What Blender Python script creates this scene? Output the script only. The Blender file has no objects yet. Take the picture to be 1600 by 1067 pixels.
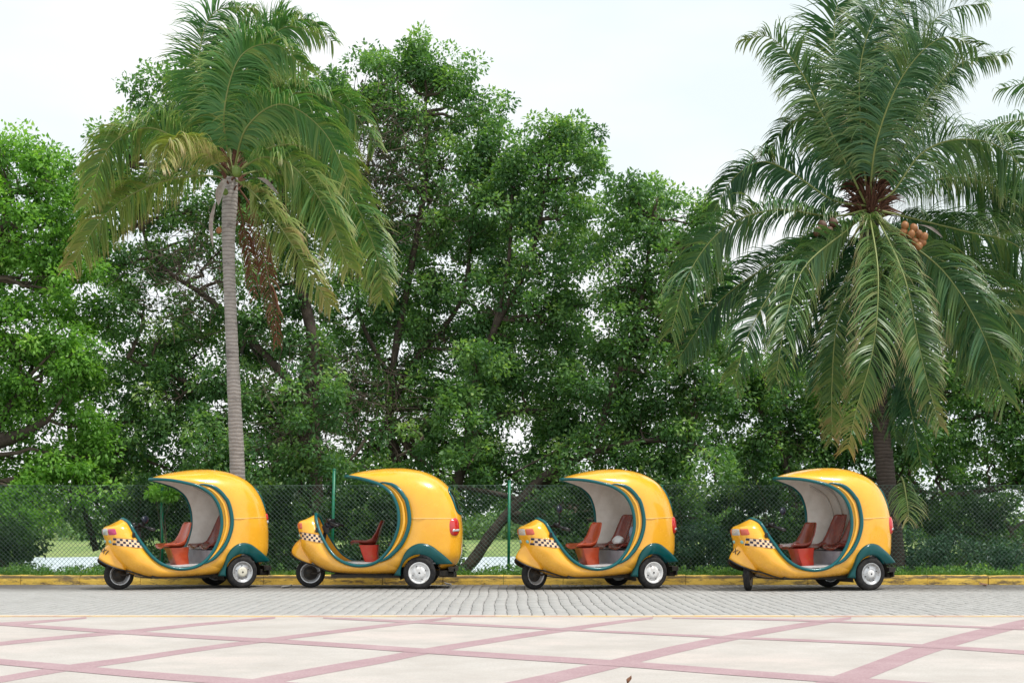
import bpy, bmesh, math, random
import numpy as np
from mathutils import Vector, Matrix, Euler
from math import sin, cos, pi, radians as R

random.seed(7); rng = np.random.default_rng(7)
SC = bpy.context.scene
COL = SC.collection

# ------------------------------------------------------------------ camera, sky, sun, exposure
F = 2163.0; HZ = 815.0; H = 1.03
cam = bpy.data.cameras.new('camera'); co = bpy.data.objects.new('camera', cam); COL.objects.link(co)
co.location = (0, 0, H); co.rotation_euler = (R(90), 0, 0)
cam.sensor_width = 36; cam.lens = F / 1600 * 36; cam.shift_y = (HZ - 533.5) / 1600
cam.clip_start = .1; cam.clip_end = 3000
SC.camera = co
SUN_EL, SUN_AZ = 62, 118
w = bpy.data.worlds.new('World'); SC.world = w; w.use_nodes = True
nt = w.node_tree; nt.nodes.clear()
out = nt.nodes.new('ShaderNodeOutputWorld'); bg = nt.nodes.new('ShaderNodeBackground')
sky = nt.nodes.new('ShaderNodeTexSky'); sky.sky_type = 'NISHITA'; sky.sun_disc = False
sky.sun_elevation = R(SUN_EL); sky.sun_rotation = R(SUN_AZ)
tc = nt.nodes.new('ShaderNodeTexCoord'); mp = nt.nodes.new('ShaderNodeMapping'); mp.inputs['Scale'].default_value = (1, 1, 2.5); mp.inputs['Location'].default_value = (.9, .3, 0)
nz = nt.nodes.new('ShaderNodeTexNoise'); nz.inputs['Scale'].default_value = 2.3; nz.inputs['Detail'].default_value = 5
cr = nt.nodes.new('ShaderNodeValToRGB'); cr.color_ramp.elements[0].position = .38; cr.color_ramp.elements[1].position = .60
cr.color_ramp.elements[0].color = (8.3, 9.1, 9.3, 1); cr.color_ramp.elements[1].color = (9.9, 10.0, 10.05, 1)
mx = nt.nodes.new('ShaderNodeMixRGB'); mx.inputs[0].default_value = .93
L = nt.links.new
L(tc.outputs['Generated'], mp.inputs[0]); L(mp.outputs[0], nz.inputs['Vector']); L(nz.outputs['Fac'], cr.inputs[0])
L(sky.outputs[0], mx.inputs[1]); L(cr.outputs[0], mx.inputs[2]); L(mx.outputs[0], bg.inputs[0]); bg.inputs[1].default_value = .1
L(bg.outputs[0], out.inputs[0])
sl = bpy.data.lights.new('sun', 'SUN'); sl.energy = 2.8; sl.angle = R(10); sl.color = (1, .96, .9)
so = bpy.data.objects.new('sun', sl); COL.objects.link(so)
az = R(SUN_AZ); el = R(SUN_EL)      # azimuth measured from +Y clockwise, as in the sky node
sd = Vector((sin(az) * cos(el), cos(az) * cos(el), sin(el)))
so.rotation_euler = sd.to_track_quat('Z', 'Y').to_euler()
SC.view_settings.view_transform = 'Standard'; SC.view_settings.look = 'None'
SC.view_settings.exposure = .2; SC.view_settings.gamma = 1

def at(px, py, D):
    return Vector(((px - 800) / F * D, D, H + (HZ - py) / F * D))
def gp(px, py, z=0):
    D = (H - z) * F / (py - HZ); return Vector(((px - 800) / F * D, D, z))

# ------------------------------------------------------------------ tagging and mesh helpers
def tag(o, label=None, cat=None, group=None, kind=None):
    if label: o['label'] = label
    if cat: o['category'] = cat
    if group: o['group'] = group
    if kind: o['kind'] = kind
    return o
def empty(name, loc, rz=0):
    o = bpy.data.objects.new(name, None); COL.objects.link(o); o.location = loc; o.rotation_euler = (0, 0, rz)
    o.empty_display_size = .2; return o
def link(name, me, parent=None, loc=None):
    o = bpy.data.objects.new(name, me); COL.objects.link(o)
    if parent: o.parent = parent
    if loc is not None: o.location = loc
    return o
def np_mesh(name, V, Fc, mat, smooth=True, attrs=None):
    """V: n x 3 array, Fc: m x k array of equal-size faces"""
    V = np.asarray(V, dtype=np.float32); Fc = np.asarray(Fc, dtype=np.int32)
    me = bpy.data.meshes.new(name); k = Fc.shape[1]
    me.vertices.add(len(V)); me.vertices.foreach_set('co', V.ravel())
    me.loops.add(Fc.size); me.loops.foreach_set('vertex_index', Fc.ravel())
    me.polygons.add(len(Fc)); me.polygons.foreach_set('loop_start', np.arange(0, Fc.size, k, dtype=np.int32))
    me.polygons.foreach_set('loop_total', np.full(len(Fc), k, dtype=np.int32))
    if smooth: me.polygons.foreach_set('use_smooth', np.ones(len(Fc), dtype=bool))
    me.update(calc_edges=True)
    for kk, a in (attrs or {}).items():
        at_ = me.attributes.new(kk, 'FLOAT', 'POINT'); at_.data.foreach_set('value', np.asarray(a, dtype=np.float32))
    for m in (mat if isinstance(mat, (list, tuple)) else [mat]): me.materials.append(m)
    return me
class MB:
    def __init__(s): s.v = []; s.f = []
    def add(s, vs, fs):
        b = len(s.v); s.v += [tuple(v) for v in vs]; s.f += [tuple(b + i for i in f) for f in fs]
    def box(s, c, d, rot=None):
        hx, hy, hz = d[0] / 2, d[1] / 2, d[2] / 2
        vs = [Vector((x, y, z)) for x in (-hx, hx) for y in (-hy, hy) for z in (-hz, hz)]
        if rot: vs = [rot @ v for v in vs]
        c = Vector(c)
        s.add([v + c for v in vs], [(0, 1, 3, 2), (4, 6, 7, 5), (0, 4, 5, 1), (2, 3, 7, 6), (0, 2, 6, 4), (1, 5, 7, 3)])
    def tube(s, pts, rad, n=8, caps=True, closed=False):
        pts = [Vector(p) for p in pts]; N = len(pts)
        if not hasattr(rad, '__len__'): rad = [rad] * N
        up = None; vs = []
        for i, p in enumerate(pts):
            a = pts[(i - 1) % N] if (i or closed) else p; b = pts[(i + 1) % N] if (i < N - 1 or closed) else p
            t = (b - a)
            t = t.normalized() if t.length > 1e-9 else Vector((0, 0, 1))
            if up is None:
                up = Vector((0, 0, 1)) if abs(t.z) < .9 else Vector((1, 0, 0))
            x = t.cross(up)
            if x.length < 1e-6: x = t.cross(Vector((0, 1, .1)))
            x.normalize(); y = x.cross(t); up = y
            for k in range(n):
                an = 2 * pi * k / n; vs.append(p + (x * cos(an) + y * sin(an)) * rad[i])
        fs = []
        for i in range(N if closed else N - 1):
            for k in range(n):
                j = (i + 1) % N
                fs.append((i * n + k, i * n + (k + 1) % n, j * n + (k + 1) % n, j * n + k))
        if caps and not closed:
            fs.append(tuple(range(n))[::-1]); fs.append(tuple((N - 1) * n + k for k in range(n)))
        s.add(vs, fs)
    def lathe(s, prof, n=32, c=(0, 0, 0), M=None):
        """prof: (r, y) revolved round the Y axis"""
        vs = []; c = Vector(c); m = len(prof)
        for k in range(n):
            a = 2 * pi * k / n
            for r, y in prof:
                v = Vector((r * cos(a), y, r * sin(a)))
                if M: v = M @ v
                vs.append(v + c)
        fs = [(k * m + i, k * m + i + 1, ((k + 1) % n) * m + i + 1, ((k + 1) % n) * m + i) for k in range(n) for i in range(m - 1)]
        s.add(vs, fs)
    def grid(s, rows):
        n = len(rows[0]); s.add([p for r in rows for p in r],
            [(i * n + j, i * n + j + 1, (i + 1) * n + j + 1, (i + 1) * n + j) for i in range(len(rows) - 1) for j in range(n - 1)])
    def mesh(s, name, mat, smooth=True):
        me = bpy.data.meshes.new(name); me.from_pydata([tuple(v) for v in s.v], [], s.f)
        if smooth: me.polygons.foreach_set('use_smooth', [True] * len(me.polygons))
        for m in (mat if isinstance(mat, (list, tuple)) else [mat]): me.materials.append(m)
        me.update(); return me
    def build(s, name, mat, parent=None, smooth=True, loc=None):
        return link(name, s.mesh(name, mat, smooth), parent, loc)
def crom(P, n):
    """Catmull-Rom through points P (list of tuples), n samples a span"""
    P = [np.array(p, float) for p in P]; P = [2 * P[0] - P[1]] + P + [2 * P[-1] - P[-2]]; o = []
    for i in range(1, len(P) - 2):
        for k in range(n):
            t = k / n; a, b, c, d = P[i - 1:i + 3]
            o.append(.5 * (2 * b + (c - a) * t + (2 * a - 5 * b + 4 * c - d) * t * t + (3 * b - a - 3 * c + d) * t ** 3))
    o.append(P[-2]); return o

# ------------------------------------------------------------------ materials
def mat(name, col, rough=.5, metal=0, coat=0, spec=.5, noise=None, bump=None, trans=0, emis=None):
    """noise=(scale, darker colour, lo, hi); bump=(scale, strength, distance)"""
    m = bpy.data.materials.new(name); m.use_nodes = True; n = m.node_tree; p = n.nodes['Principled BSDF']
    p.inputs['Base Color'].default_value = (*col, 1); p.inputs['Roughness'].default_value = rough
    p.inputs['Metallic'].default_value = metal; p.inputs['Coat Weight'].default_value = coat; p.inputs['Coat Roughness'].default_value = .06
    p.inputs['Specular IOR Level'].default_value = spec; p.inputs['Transmission Weight'].default_value = trans
    g = n.nodes.new('ShaderNodeNewGeometry')
    tcn = n.nodes.new('ShaderNodeTexCoord')
    if noise:
        t = n.nodes.new('ShaderNodeTexNoise'); t.inputs['Scale'].default_value = noise[0]; t.inputs['Detail'].default_value = 6; t.inputs['Roughness'].default_value = .65
        n.links.new(tcn.outputs['Object'], t.inputs['Vector'])
        r = n.nodes.new('ShaderNodeValToRGB'); r.color_ramp.elements[0].position = noise[2]; r.color_ramp.elements[1].position = noise[3]
        r.color_ramp.elements[0].color = (*noise[1], 1); r.color_ramp.elements[1].color = (*col, 1)
        n.links.new(t.outputs['Fac'], r.inputs[0]); n.links.new(r.outputs[0], p.inputs['Base Color'])
    if bump:
        t = n.nodes.new('ShaderNodeTexNoise'); t.inputs['Scale'].default_value = bump[0]; t.inputs['Detail'].default_value = 5
        n.links.new(tcn.outputs['Object'], t.inputs['Vector'])
        b = n.nodes.new('ShaderNodeBump'); b.inputs['Strength'].default_value = bump[1]; b.inputs['Distance'].default_value = bump[2]
        n.links.new(t.outputs['Fac'], b.inputs['Height']); n.links.new(b.outputs[0], p.inputs['Normal'])
    return m
def leaf_mat(name, stops, transl=.35, rough=.45, tcol=(1.4, 1.5, .5)):
    """stops: (position, colour) over the 'tint' attribute"""
    m = bpy.data.materials.new(name); m.use_nodes = True; n = m.node_tree; p = n.nodes['Principled BSDF']
    a = n.nodes.new('ShaderNodeAttribute'); a.attribute_name = 'tint'
    r = n.nodes.new('ShaderNodeValToRGB')
    while len(r.color_ramp.elements) < len(stops): r.color_ramp.elements.new(.5)
    for e, (q, c) in zip(r.color_ramp.elements, stops): e.position = q; e.color = (*c, 1)
    n.links.new(a.outputs['Fac'], r.inputs[0]); n.links.new(r.outputs[0], p.inputs['Base Color'])
    p.inputs['Roughness'].default_value = rough; p.inputs['Specular IOR Level'].default_value = .4
    t = n.nodes.new('ShaderNodeBsdfTranslucent'); mu = n.nodes.new('ShaderNodeMixRGB'); mu.blend_type = 'MULTIPLY'; mu.inputs[0].default_value = 1
    mu.inputs[2].default_value = (*tcol, 1); n.links.new(r.outputs[0], mu.inputs[1]); n.links.new(mu.outputs[0], t.inputs[0])
    ms = n.nodes.new('ShaderNodeMixShader'); ms.inputs[0].default_value = transl
    n.links.new(p.outputs[0], ms.inputs[1]); n.links.new(t.outputs[0], ms.inputs[2]); n.links.new(ms.outputs[0], n.nodes['Material Output'].inputs[0])
    return m

M = {}
M['yellow'] = mat('yellow_paint', (.96, .475, .032), .25, coat=.8, noise=(6, (.92, .43, .026), .3, .6))
def taxi_paint():
    m = bpy.data.materials['yellow_paint']; n = m.node_tree; p = n.nodes['Principled BSDF']; src = p.inputs['Base Color'].links[0].from_socket
    tcn = n.nodes.new('ShaderNodeTexCoord'); oi = n.nodes.new('ShaderNodeObjectInfo'); add = n.nodes.new('ShaderNodeVectorMath'); add.operation = 'ADD'
    n.links.new(tcn.outputs['Object'], add.inputs[0]); n.links.new(oi.outputs['Location'], add.inputs[1]); pos = add.outputs[0]
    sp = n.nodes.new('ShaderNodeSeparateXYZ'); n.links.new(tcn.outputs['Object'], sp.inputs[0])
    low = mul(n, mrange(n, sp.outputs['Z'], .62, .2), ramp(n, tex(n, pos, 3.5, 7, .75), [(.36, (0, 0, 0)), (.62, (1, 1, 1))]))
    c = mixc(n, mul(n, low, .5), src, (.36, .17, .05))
    sc = ramp(n, tex(n, pos, 7, 8, .8, (.5, .5, 2.2)), [(.64, (0, 0, 0)), (.69, (1, 1, 1))])
    c = mixc(n, mul(n, sc, .4), c, (.62, .33, .12)); n.links.new(c, p.inputs['Base Color'])
    r = mrange(n, tex(n, pos, 4, 6, .7), .3, .7, .16, .34); n.links.new(r, p.inputs['Roughness'])
M['white_in'] = mat('white_liner', (.86, .83, .78), .45, noise=(5, (.74, .70, .64), .3, .6))
M['rib'] = mat('grey_liner_rib', (.60, .57, .53), .6)
M['seam'] = mat('seam_catchlight', (.92, .66, .26), .4)  # light caught along the seam, put into a paler colour
M['teal'] = mat('teal_paint', (.0, .105, .115), .3, coat=.35, spec=.3)
M['teal_dark'] = mat('dark_teal_paint', (.0, .07, .075), .32, coat=.3, spec=.25, noise=(8, (.0, .065, .062), .3, .6))
M['tyre'] = mat('tyre_rubber', (.018, .018, .020), .85, spec=.25, noise=(20, (.04, .037, .034), .35, .6), bump=(60, .3, .004))
M['rim_silver'] = mat('silver_rim', (.55, .56, .58), .35, .6, noise=(25, (.28, .24, .2), .3, .5))
M['rim_white'] = mat('white_rim', (.78, .78, .78), .4, noise=(22, (.45, .4, .36), .3, .48))
M['cream'] = mat('cream_hubcap', (.72, .69, .58), .4, noise=(30, (.5, .45, .36), .3, .5))
M['black'] = mat('black_plastic', (.012, .012, .014), .4)
M['dark'] = mat('dark_chassis', (.018, .017, .016), .7, noise=(20, (.04, .03, .02), .4, .6))
M['navy'] = mat('navy_check', (.012, .014, .05), .4)
M['check_cream'] = mat('cream_check', (.88, .62, .38), .4)
M['red_seat'] = mat('orange_red_seat', (.56, .085, .022), .3, coat=.4, noise=(9, (.45, .05, .015), .3, .6))
M['red_skirt'] = mat('bright_red_seat', (.62, .045, .02), .32, coat=.4, noise=(9, (.5, .16, .03), .25, .42))
M['maroon'] = mat('maroon_seat', (.16, .02, .014), .25, coat=.5, noise=(9, (.26, .04, .02), .35, .65))
M['lilac'] = mat('grey_bench_panel', (.34, .34, .37), .5, noise=(7, (.24, .23, .26), .3, .6))
M['floor_paint'] = mat('pale_floor', (.6, .6, .62), .5, noise=(12, (.4, .37, .35), .3, .6))
M['lamp_red'] = mat('red_lens', (.62, .02, .02), .12, coat=1, spec=.8)
M['lamp_amber'] = mat('amber_lens', (.6, .09, .04), .15, coat=1)
M['lamp_pink'] = mat('magenta_lens', (.5, .03, .14), .15, coat=1)
M['lamp_white'] = mat('clear_lens', (.55, .56, .56), .12, coat=1, noise=(60, (.35, .36, .36), .4, .5))
M['lamp_teal'] = mat('glass_round_lamp', (.25, .5, .45), .1, coat=1)
M['glass_dark'] = mat('dark_glass', (.01, .012, .014), .05, coat=1)
M['mirror'] = mat('mirror_blue', (.012, .016, .03), .2)
M['post'] = mat('green_post', (.006, .19, .10), .4, noise=(14, (.01, .11, .06), .3, .6))
M['wire'] = mat('wire_coating', (.10, .16, .135), .5)
M['bark'] = mat('bark', (.105, .08, .065), .9, noise=(5, (.045, .034, .027), .35, .65), bump=(14, .8, .03))
M['twig'] = mat('twig_bark', (.13, .10, .075), .9, noise=(4, (.06, .045, .035), .35, .65))
M['stalk'] = mat('frond_stalk', (.22, .26, .08), .5)
M['stalk_dead'] = mat('dead_stalk', (.16, .08, .045), .8)
M['spathe'] = mat('dry_spathe', (.42, .37, .34), .8, noise=(10, (.25, .2, .17), .3, .6))
M['nut_green'] = mat('green_coconut', (.16, .24, .05), .45)
M['nut_orange'] = mat('orange_coconut', (.34, .15, .05), .5, noise=(14, (.25, .09, .03), .3, .6))
M['nut_brown'] = mat('brown_coconut', (.13, .06, .035), .6, noise=(14, (.07, .035, .02), .3, .6))
M['fibre'] = mat('palm_fibre', (.17, .075, .045), .9, noise=(20, (.08, .035, .025), .3, .6))
M['leaf'] = leaf_mat('leaf_green', [(0, (.055, .135, .058)), (.4, (.12, .255, .095)), (.75, (.23, .40, .13)), (1, (.42, .56, .22))], .42)
M['leaf_light'] = leaf_mat('leaf_light_green', [(0, (.07, .18, .04)), (.45, (.17, .37, .07)), (.8, (.28, .52, .11)), (1, (.44, .64, .18))], .42)
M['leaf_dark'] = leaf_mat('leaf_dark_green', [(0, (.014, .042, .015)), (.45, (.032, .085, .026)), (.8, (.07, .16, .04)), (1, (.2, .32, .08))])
M['leaf_blue'] = leaf_mat('leaf_blue_green', [(0, (.025, .07, .04)), (.5, (.05, .14, .075)), (1, (.14, .27, .15))], .2)
M['leaf_far'] = leaf_mat('leaf_far', [(0, (.06, .13, .05)), (.5, (.11, .22, .06)), (1, (.26, .36, .10))], .2)
M['palm_a'] = leaf_mat('palm_leaflet_yellow_green', [(0, (.045, .155, .055)), (.3, (.095, .235, .065)), (.5, (.25, .33, .085)), (.8, (.40, .33, .14)), (1, (.28, .16, .09))], .3, .4, (1.2, 1.3, .6))
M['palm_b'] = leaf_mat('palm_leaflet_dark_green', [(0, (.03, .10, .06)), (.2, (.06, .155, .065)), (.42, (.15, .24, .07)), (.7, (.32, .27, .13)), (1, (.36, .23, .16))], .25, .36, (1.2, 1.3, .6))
M['palm_dead'] = leaf_mat('palm_leaflet_dead', [(0, (.13, .055, .03)), (.5, (.2, .09, .05)), (1, (.3, .18, .1))], .15, .8, (1.2, 1, .7))
M['grass'] = leaf_mat('grass_blade', [(0, (.05, .14, .02)), (.5, (.10, .24, .035)), (1, (.28, .34, .09))], .3)
def water_mat():
    m = mat('pond_water', (.52, .62, .66), .25, spec=.6, bump=(3, .08, .03)); return m
M['water'] = water_mat()

def pos_mat(name, build, rough=.8):
    """material over world position; build(n, sep, pos) -> colour socket [, height socket]"""
    m = bpy.data.materials.new(name); m.use_nodes = True; n = m.node_tree; p = n.nodes['Principled BSDF']
    g = n.nodes.new('ShaderNodeNewGeometry'); s = n.nodes.new('ShaderNodeSeparateXYZ'); n.links.new(g.outputs['Position'], s.inputs[0])
    r = build(n, s, g.outputs['Position']); n.links.new(r[0], p.inputs['Base Color'])
    if len(r) > 1:
        b = n.nodes.new('ShaderNodeBump'); b.inputs['Strength'].default_value = .5; b.inputs['Distance'].default_value = .01
        n.links.new(r[1], b.inputs['Height']); n.links.new(b.outputs[0], p.inputs['Normal'])
    p.inputs['Roughness'].default_value = rough; p.inputs['Specular IOR Level'].default_value = .3
    return m
def tex(n, pos, scale, detail=5, rough=.6, mscale=None):
    t = n.nodes.new('ShaderNodeTexNoise'); t.inputs['Scale'].default_value = scale; t.inputs['Detail'].default_value = detail; t.inputs['Roughness'].default_value = rough
    if mscale:
        q = n.nodes.new('ShaderNodeMapping'); q.inputs['Scale'].default_value = mscale; n.links.new(pos, q.inputs[0]); pos = q.outputs[0]
    n.links.new(pos, t.inputs['Vector']); return t.outputs['Fac']
def ramp(n, fac, stops):
    r = n.nodes.new('ShaderNodeValToRGB')
    while len(r.color_ramp.elements) < len(stops): r.color_ramp.elements.new(.5)
    for e, (q, c) in zip(r.color_ramp.elements, stops): e.position = q; e.color = (*c, 1)
    n.links.new(fac, r.inputs[0]); return r.outputs[0]
def mixc(n, fac, a, b, mode='MIX'):
    x = n.nodes.new('ShaderNodeMixRGB'); x.blend_type = mode
    for i, v in enumerate((fac, a, b)):
        if hasattr(v, 'links') or hasattr(v, 'node'): n.links.new(v, x.inputs[i])
        elif i == 0: x.inputs[0].default_value = v
        else: x.inputs[i].default_value = (*v, 1)
    return x.outputs[0]
def mrange(n, v, a, b, c=0, d=1):
    x = n.nodes.new('ShaderNodeMapRange'); n.links.new(v, x.inputs[0])
    for i, q in enumerate((a, b, c, d)): x.inputs[i + 1].default_value = q
    return x.outputs[0]
def mul(n, a, b, op='MULTIPLY'):
    x = n.nodes.new('ShaderNodeMath'); x.operation = op; x.use_clamp = op != 'ADD'
    for i, v in enumerate((a, b)):
        if hasattr(v, 'links') or hasattr(v, 'node'): n.links.new(v, x.inputs[i])
        else: x.inputs[i].default_value = v
    return x.outputs[0]

def b_plaza(n, s, pos):
    c = ramp(n, tex(n, pos, 1.1, 6, .65), [(.3, (.43, .395, .365)), (.52, (.50, .47, .44)), (.75, (.56, .535, .51))])
    c = mixc(n, mul(n, ramp(n, tex(n, pos, 55, 3, .7), [(.38, (1, 1, 1)), (.5, (0, 0, 0))]), .4), c, (.36, .33, .30))
    c = mixc(n, mul(n, ramp(n, tex(n, pos, 16, 4, .8), [(.40, (1, 1, 1)), (.52, (0, 0, 0))]), .25), c, (.46, .42, .38))
    c = mixc(n, mul(n, ramp(n, tex(n, pos, .55, 5, .7), [(.5, (0, 0, 0)), (.7, (1, 1, 1))]), .22), c, (.70, .50, .44))
    return c, tex(n, pos, 70, 3)
M['plaza'] = pos_mat('plaza_concrete', b_plaza)
def b_band(n, s, pos):
    c = ramp(n, tex(n, pos, 2.2, 6, .65), [(.3, (.34, .22, .24)), (.6, (.40, .275, .295)), (.8, (.45, .34, .35))])
    c = mixc(n, mul(n, ramp(n, tex(n, pos, 45, 3, .7), [(.36, (1, 1, 1)), (.5, (0, 0, 0))]), .25), c, (.62, .52, .50))
    return c, tex(n, pos, 70, 3)
M['band'] = pos_mat('red_paving_band', b_band)
def b_paver(n, s, pos):
    oi = n.nodes.new('ShaderNodeAttribute'); oi.attribute_name = 'tint'
    c = ramp(n, tex(n, pos, 2.0, 6, .7), [(.3, (.34, .335, .325)), (.6, (.42, .415, .405))])
    c = mixc(n, mul(n, ramp(n, tex(n, pos, 11, 3, .7), [(.35, (0, 0, 0)), (.7, (1, 1, 1))]), .35), c, (.53, .52, .50))
    c = mixc(n, mul(n, ramp(n, tex(n, pos, 60, 2, .7), [(.36, (1, 1, 1)), (.46, (0, 0, 0))]), .4), c, (.20, .19, .18))
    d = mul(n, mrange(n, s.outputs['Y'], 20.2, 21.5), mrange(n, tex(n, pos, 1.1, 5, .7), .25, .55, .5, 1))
    c = mixc(n, mul(n, d, .9), c, (.12, .11, .10))  # gutter dirt, strengthened in colour to deepen the shade under the taxis
    return c, tex(n, pos, 60, 3)
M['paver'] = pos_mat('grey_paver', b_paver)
def b_joint(n, s, pos):
    return (ramp(n, tex(n, pos, 8, 4), [(.38, (.06, .055, .05)), (.55, (.26, .25, .23))]),)
M['joint'] = pos_mat('dark_joint_sand', b_joint)
def b_kerb(n, s, pos):
    y = ramp(n, tex(n, pos, 2.5, 5, .7), [(.3, (.64, .40, .06)), (.6, (.85, .58, .12))])
    worn = ramp(n, tex(n, pos, 3.2, 8, .75, (1, 1, 4)), [(.50, (0, 0, 0)), (.60, (1, 1, 1))])
    c = mixc(n, mul(n, worn, .85), y, (.13, .10, .075))
    # scuffed band along the arris where tyres rub
    sc = mul(n, mrange(n, s.outputs['Z'], .085, .115), mrange(n, s.outputs['Z'], .152, .135))
    sc = mul(n, sc, ramp(n, tex(n, pos, 5, 7, .75, (.6, 1, 3)), [(.36, (0, 0, 0)), (.48, (1, 1, 1))]))
    c = mixc(n, mul(n, sc, .9), c, (.085, .07, .055))
    return c, tex(n, pos, 30, 4)
M['kerb'] = pos_mat('worn_yellow_kerb', b_kerb)
def b_edge(n, s, pos):
    return (ramp(n, tex(n, pos, 1.3, 5, .7), [(.38, (.62, .42, .35)), (.52, (.76, .60, .40)), (.7, (.80, .56, .22))]),)
M['edge'] = pos_mat('faded_yellow_edge', b_edge)
def b_ground(n, s, pos):
    g = ramp(n, tex(n, pos, 1.5, 6, .7), [(.3, (.05, .075, .02)), (.5, (.08, .13, .03)), (.7, (.15, .16, .06))])
    far = ramp(n, tex(n, pos, .3, 8, .75, (1, .35, 1)), [(.3, (.08, .15, .04)), (.5, (.17, .25, .07)), (.7, (.30, .34, .13))])
    return (mixc(n, mrange(n, s.outputs['Y'], 45, 56), g, far),)
M['ground'] = pos_mat('grassy_ground', b_ground, .9)
def palm_trunk_mat(name, a, b, rs=9):
    def f(n, s, pos):
        wv = n.nodes.new('ShaderNodeTexWave'); wv.wave_type = 'BANDS'; wv.bands_direction = 'Z'; wv.inputs['Scale'].default_value = rs * .55
        wv.inputs['Distortion'].default_value = 3.5; wv.inputs['Detail'].default_value = 3; n.links.new(pos, wv.inputs['Vector'])
        c = ramp(n, wv.outputs['Fac'], [(.05, b), (.3, a)])
        c = mixc(n, mul(n, ramp(n, tex(n, pos, 1.5, 6, .75, (1, 1, 2.5)), [(.56, (0, 0, 0)), (.64, (1, 1, 1))]), .75), c, tuple(x * .3 for x in a))
        c = mixc(n, mul(n, ramp(n, tex(n, pos, 6, 6, .7), [(.45, (0, 0, 0)), (.65, (1, 1, 1))]), .5), c, tuple(x * .55 for x in a))
        return c, wv.outputs['Fac']
    return pos_mat(name, f, .9)
M['trunk_a'] = palm_trunk_mat('pale_palm_trunk', (.39, .355, .335), (.25, .22, .205))
M['trunk_b'] = palm_trunk_mat('shaded_palm_trunk', (.10, .08, .07), (.05, .04, .033))  # shadow on the right palm's trunk, put into a darker bark colour

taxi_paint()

# ------------------------------------------------------------------ the setting
XS = [-900, -300, -100, -60, -40, -30] + list(np.arange(-24, 24.1, 2)) + [30, 40, 60, 100, 300, 900]
prof = [(-60, -.06), (9, -.06), (22.9, -.06), (22.95, .10), (24, .10), (25, .04), (26.5, -.06), (28, -.13), (31, -.28), (33.5, -.45), (37, -.7), (44, -1.1), (52, -1.0), (56.5, -.5), (59.5, -.34), (64, -.2), (80, .0), (120, .2), (200, .3), (500, .35), (2600, .35)]
rows = []
for (y, z) in prof:
    rows.append([(x, y + (0 if y < 50 else 2.2 * sin(x * .13) + 1.1 * sin(x * .31)), z + (0 if y < 24 else .03 * sin(x * 1.3 + y))) for x in XS])
mb = MB(); mb.grid([r[::-1] for r in rows]); g = mb.build('ground', M['ground']); tag(g, kind='structure')
mb = MB(); mb.grid([[(x, y, -.42) for x in (500, -500)] for y in (32.5, 62)]); tag(mb.build('water', M['water'], smooth=False), kind='structure')

PZ = .02; PE = (H - PZ) * F / (963.5 - HZ)          # far edge of the plaza
mb = MB(); X0 = 26
mb.grid([[(x, y, PZ) for x in (X0, -X0)] for y in (-40, PE)]); mb.add([(-X0, PE, PZ), (X0, PE, PZ), (X0, PE, -.06), (-X0, PE, -.06)], [(0, 1, 2, 3)])
plaza = mb.build('plaza', M['plaza'], smooth=False); tag(plaza, kind='structure')
A_B = [
 [(-60, 979, 6), (0, 974.5, 5), (70, 970, 4), (135, 964.6, 2.5)],
 [(-80, 1017, 7), (0, 1005, 6), (110, 994, 5.6), (200, 986.3, 5.2), (300, 976, 4.5), (400, 966.8, 3.6), (430, 964.5, 2.6)],
 [(-80, 1076, 11), (0, 1061, 10), (105, 1043, 9.5), (200, 1030, 8.2), (300, 1015, 7), (400, 1001.5, 6.2), (500, 989, 5.6), (640, 972, 4.5), (705, 964.8, 3)],
 [(330, 1080, 15), (400, 1066, 14), (500, 1047, 12.5), (600, 1029.5, 11), (667, 1016.5, 9.5), (800, 995, 7.5), (900, 980.5, 6), (975, 970, 4.6), (1020, 965, 3)],
 [(770, 1080, 20), (850, 1062, 18), (962, 1036, 15), (1050, 1015, 12.5), (1150, 994, 10), (1230, 980, 8), (1300, 969, 5.5), (1330, 965, 3.2)],
 [(1255, 1086, 27), (1317, 1063, 25), (1400, 1031, 22), (1455, 1011, 19), (1530, 990, 15), (1600, 973, 12), (1628, 967, 7)]]
B_B = [
 [(-80, 1026, 9), (0, 1033, 9), (100, 1042, 10), (200, 1051, 10.5), (300, 1059, 11), (400, 1066, 11), (520, 1076, 11)],
 [(-80, 968, 4), (0, 974, 4.6), (175, 986, 5.4), (300, 993.5, 5.8), (425, 1000.5, 6.4), (560, 1009, 7), (662, 1016, 7.6), (800, 1025, 8.4), (962, 1035.5, 9), (1100, 1046, 9.5), (1200, 1053.5, 9.5), (1300, 1060.5, 10), (1400, 1067, 10), (1500, 1074, 10)],
 [(505, 964.8, 1.8), (550, 966.5, 3), (650, 971, 3.8), (800, 978.5, 3.4), (887, 983, 3.2), (1000, 988.5, 3.2), (1137, 995, 3.2), (1300, 1001.5, 3.8), (1437, 1008, 4.8), (1600, 1018.5, 6), (1700, 1026, 6.5)],
 [(1050, 964.9, 1.6), (1200, 967, 2.8), (1325, 971.2, 2.8), (1550, 980, 2.8), (1600, 982, 3), (1700, 986.5, 3)]]
for fam, dz in ((A_B, .0015), (B_B, .003)):
    for poly in fam:
        P = crom(poly, 6); z = PZ + dz
        mb = MB(); mb.grid([[gp(p[0], p[1] + p[2] / 2, z) for p in P], [gp(p[0], p[1] - p[2] / 2, z) for p in P]])
        tag(mb.build('paving_band', M['band'], plaza, smooth=False))
# painted concrete edging of the plaza
edge = MB(); xs = list(np.arange(-12, 12.1, 1.5))
for i in range(len(xs) - 1):
    edge = MB(); edge.box(((xs[i] + xs[i + 1]) / 2, PE + .045 + .0, PZ - .035 + random.uniform(0, .006)), (1.492, .084, .09)); edge.build('edging_stone', M['edge'], plaza, smooth=False)

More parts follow.
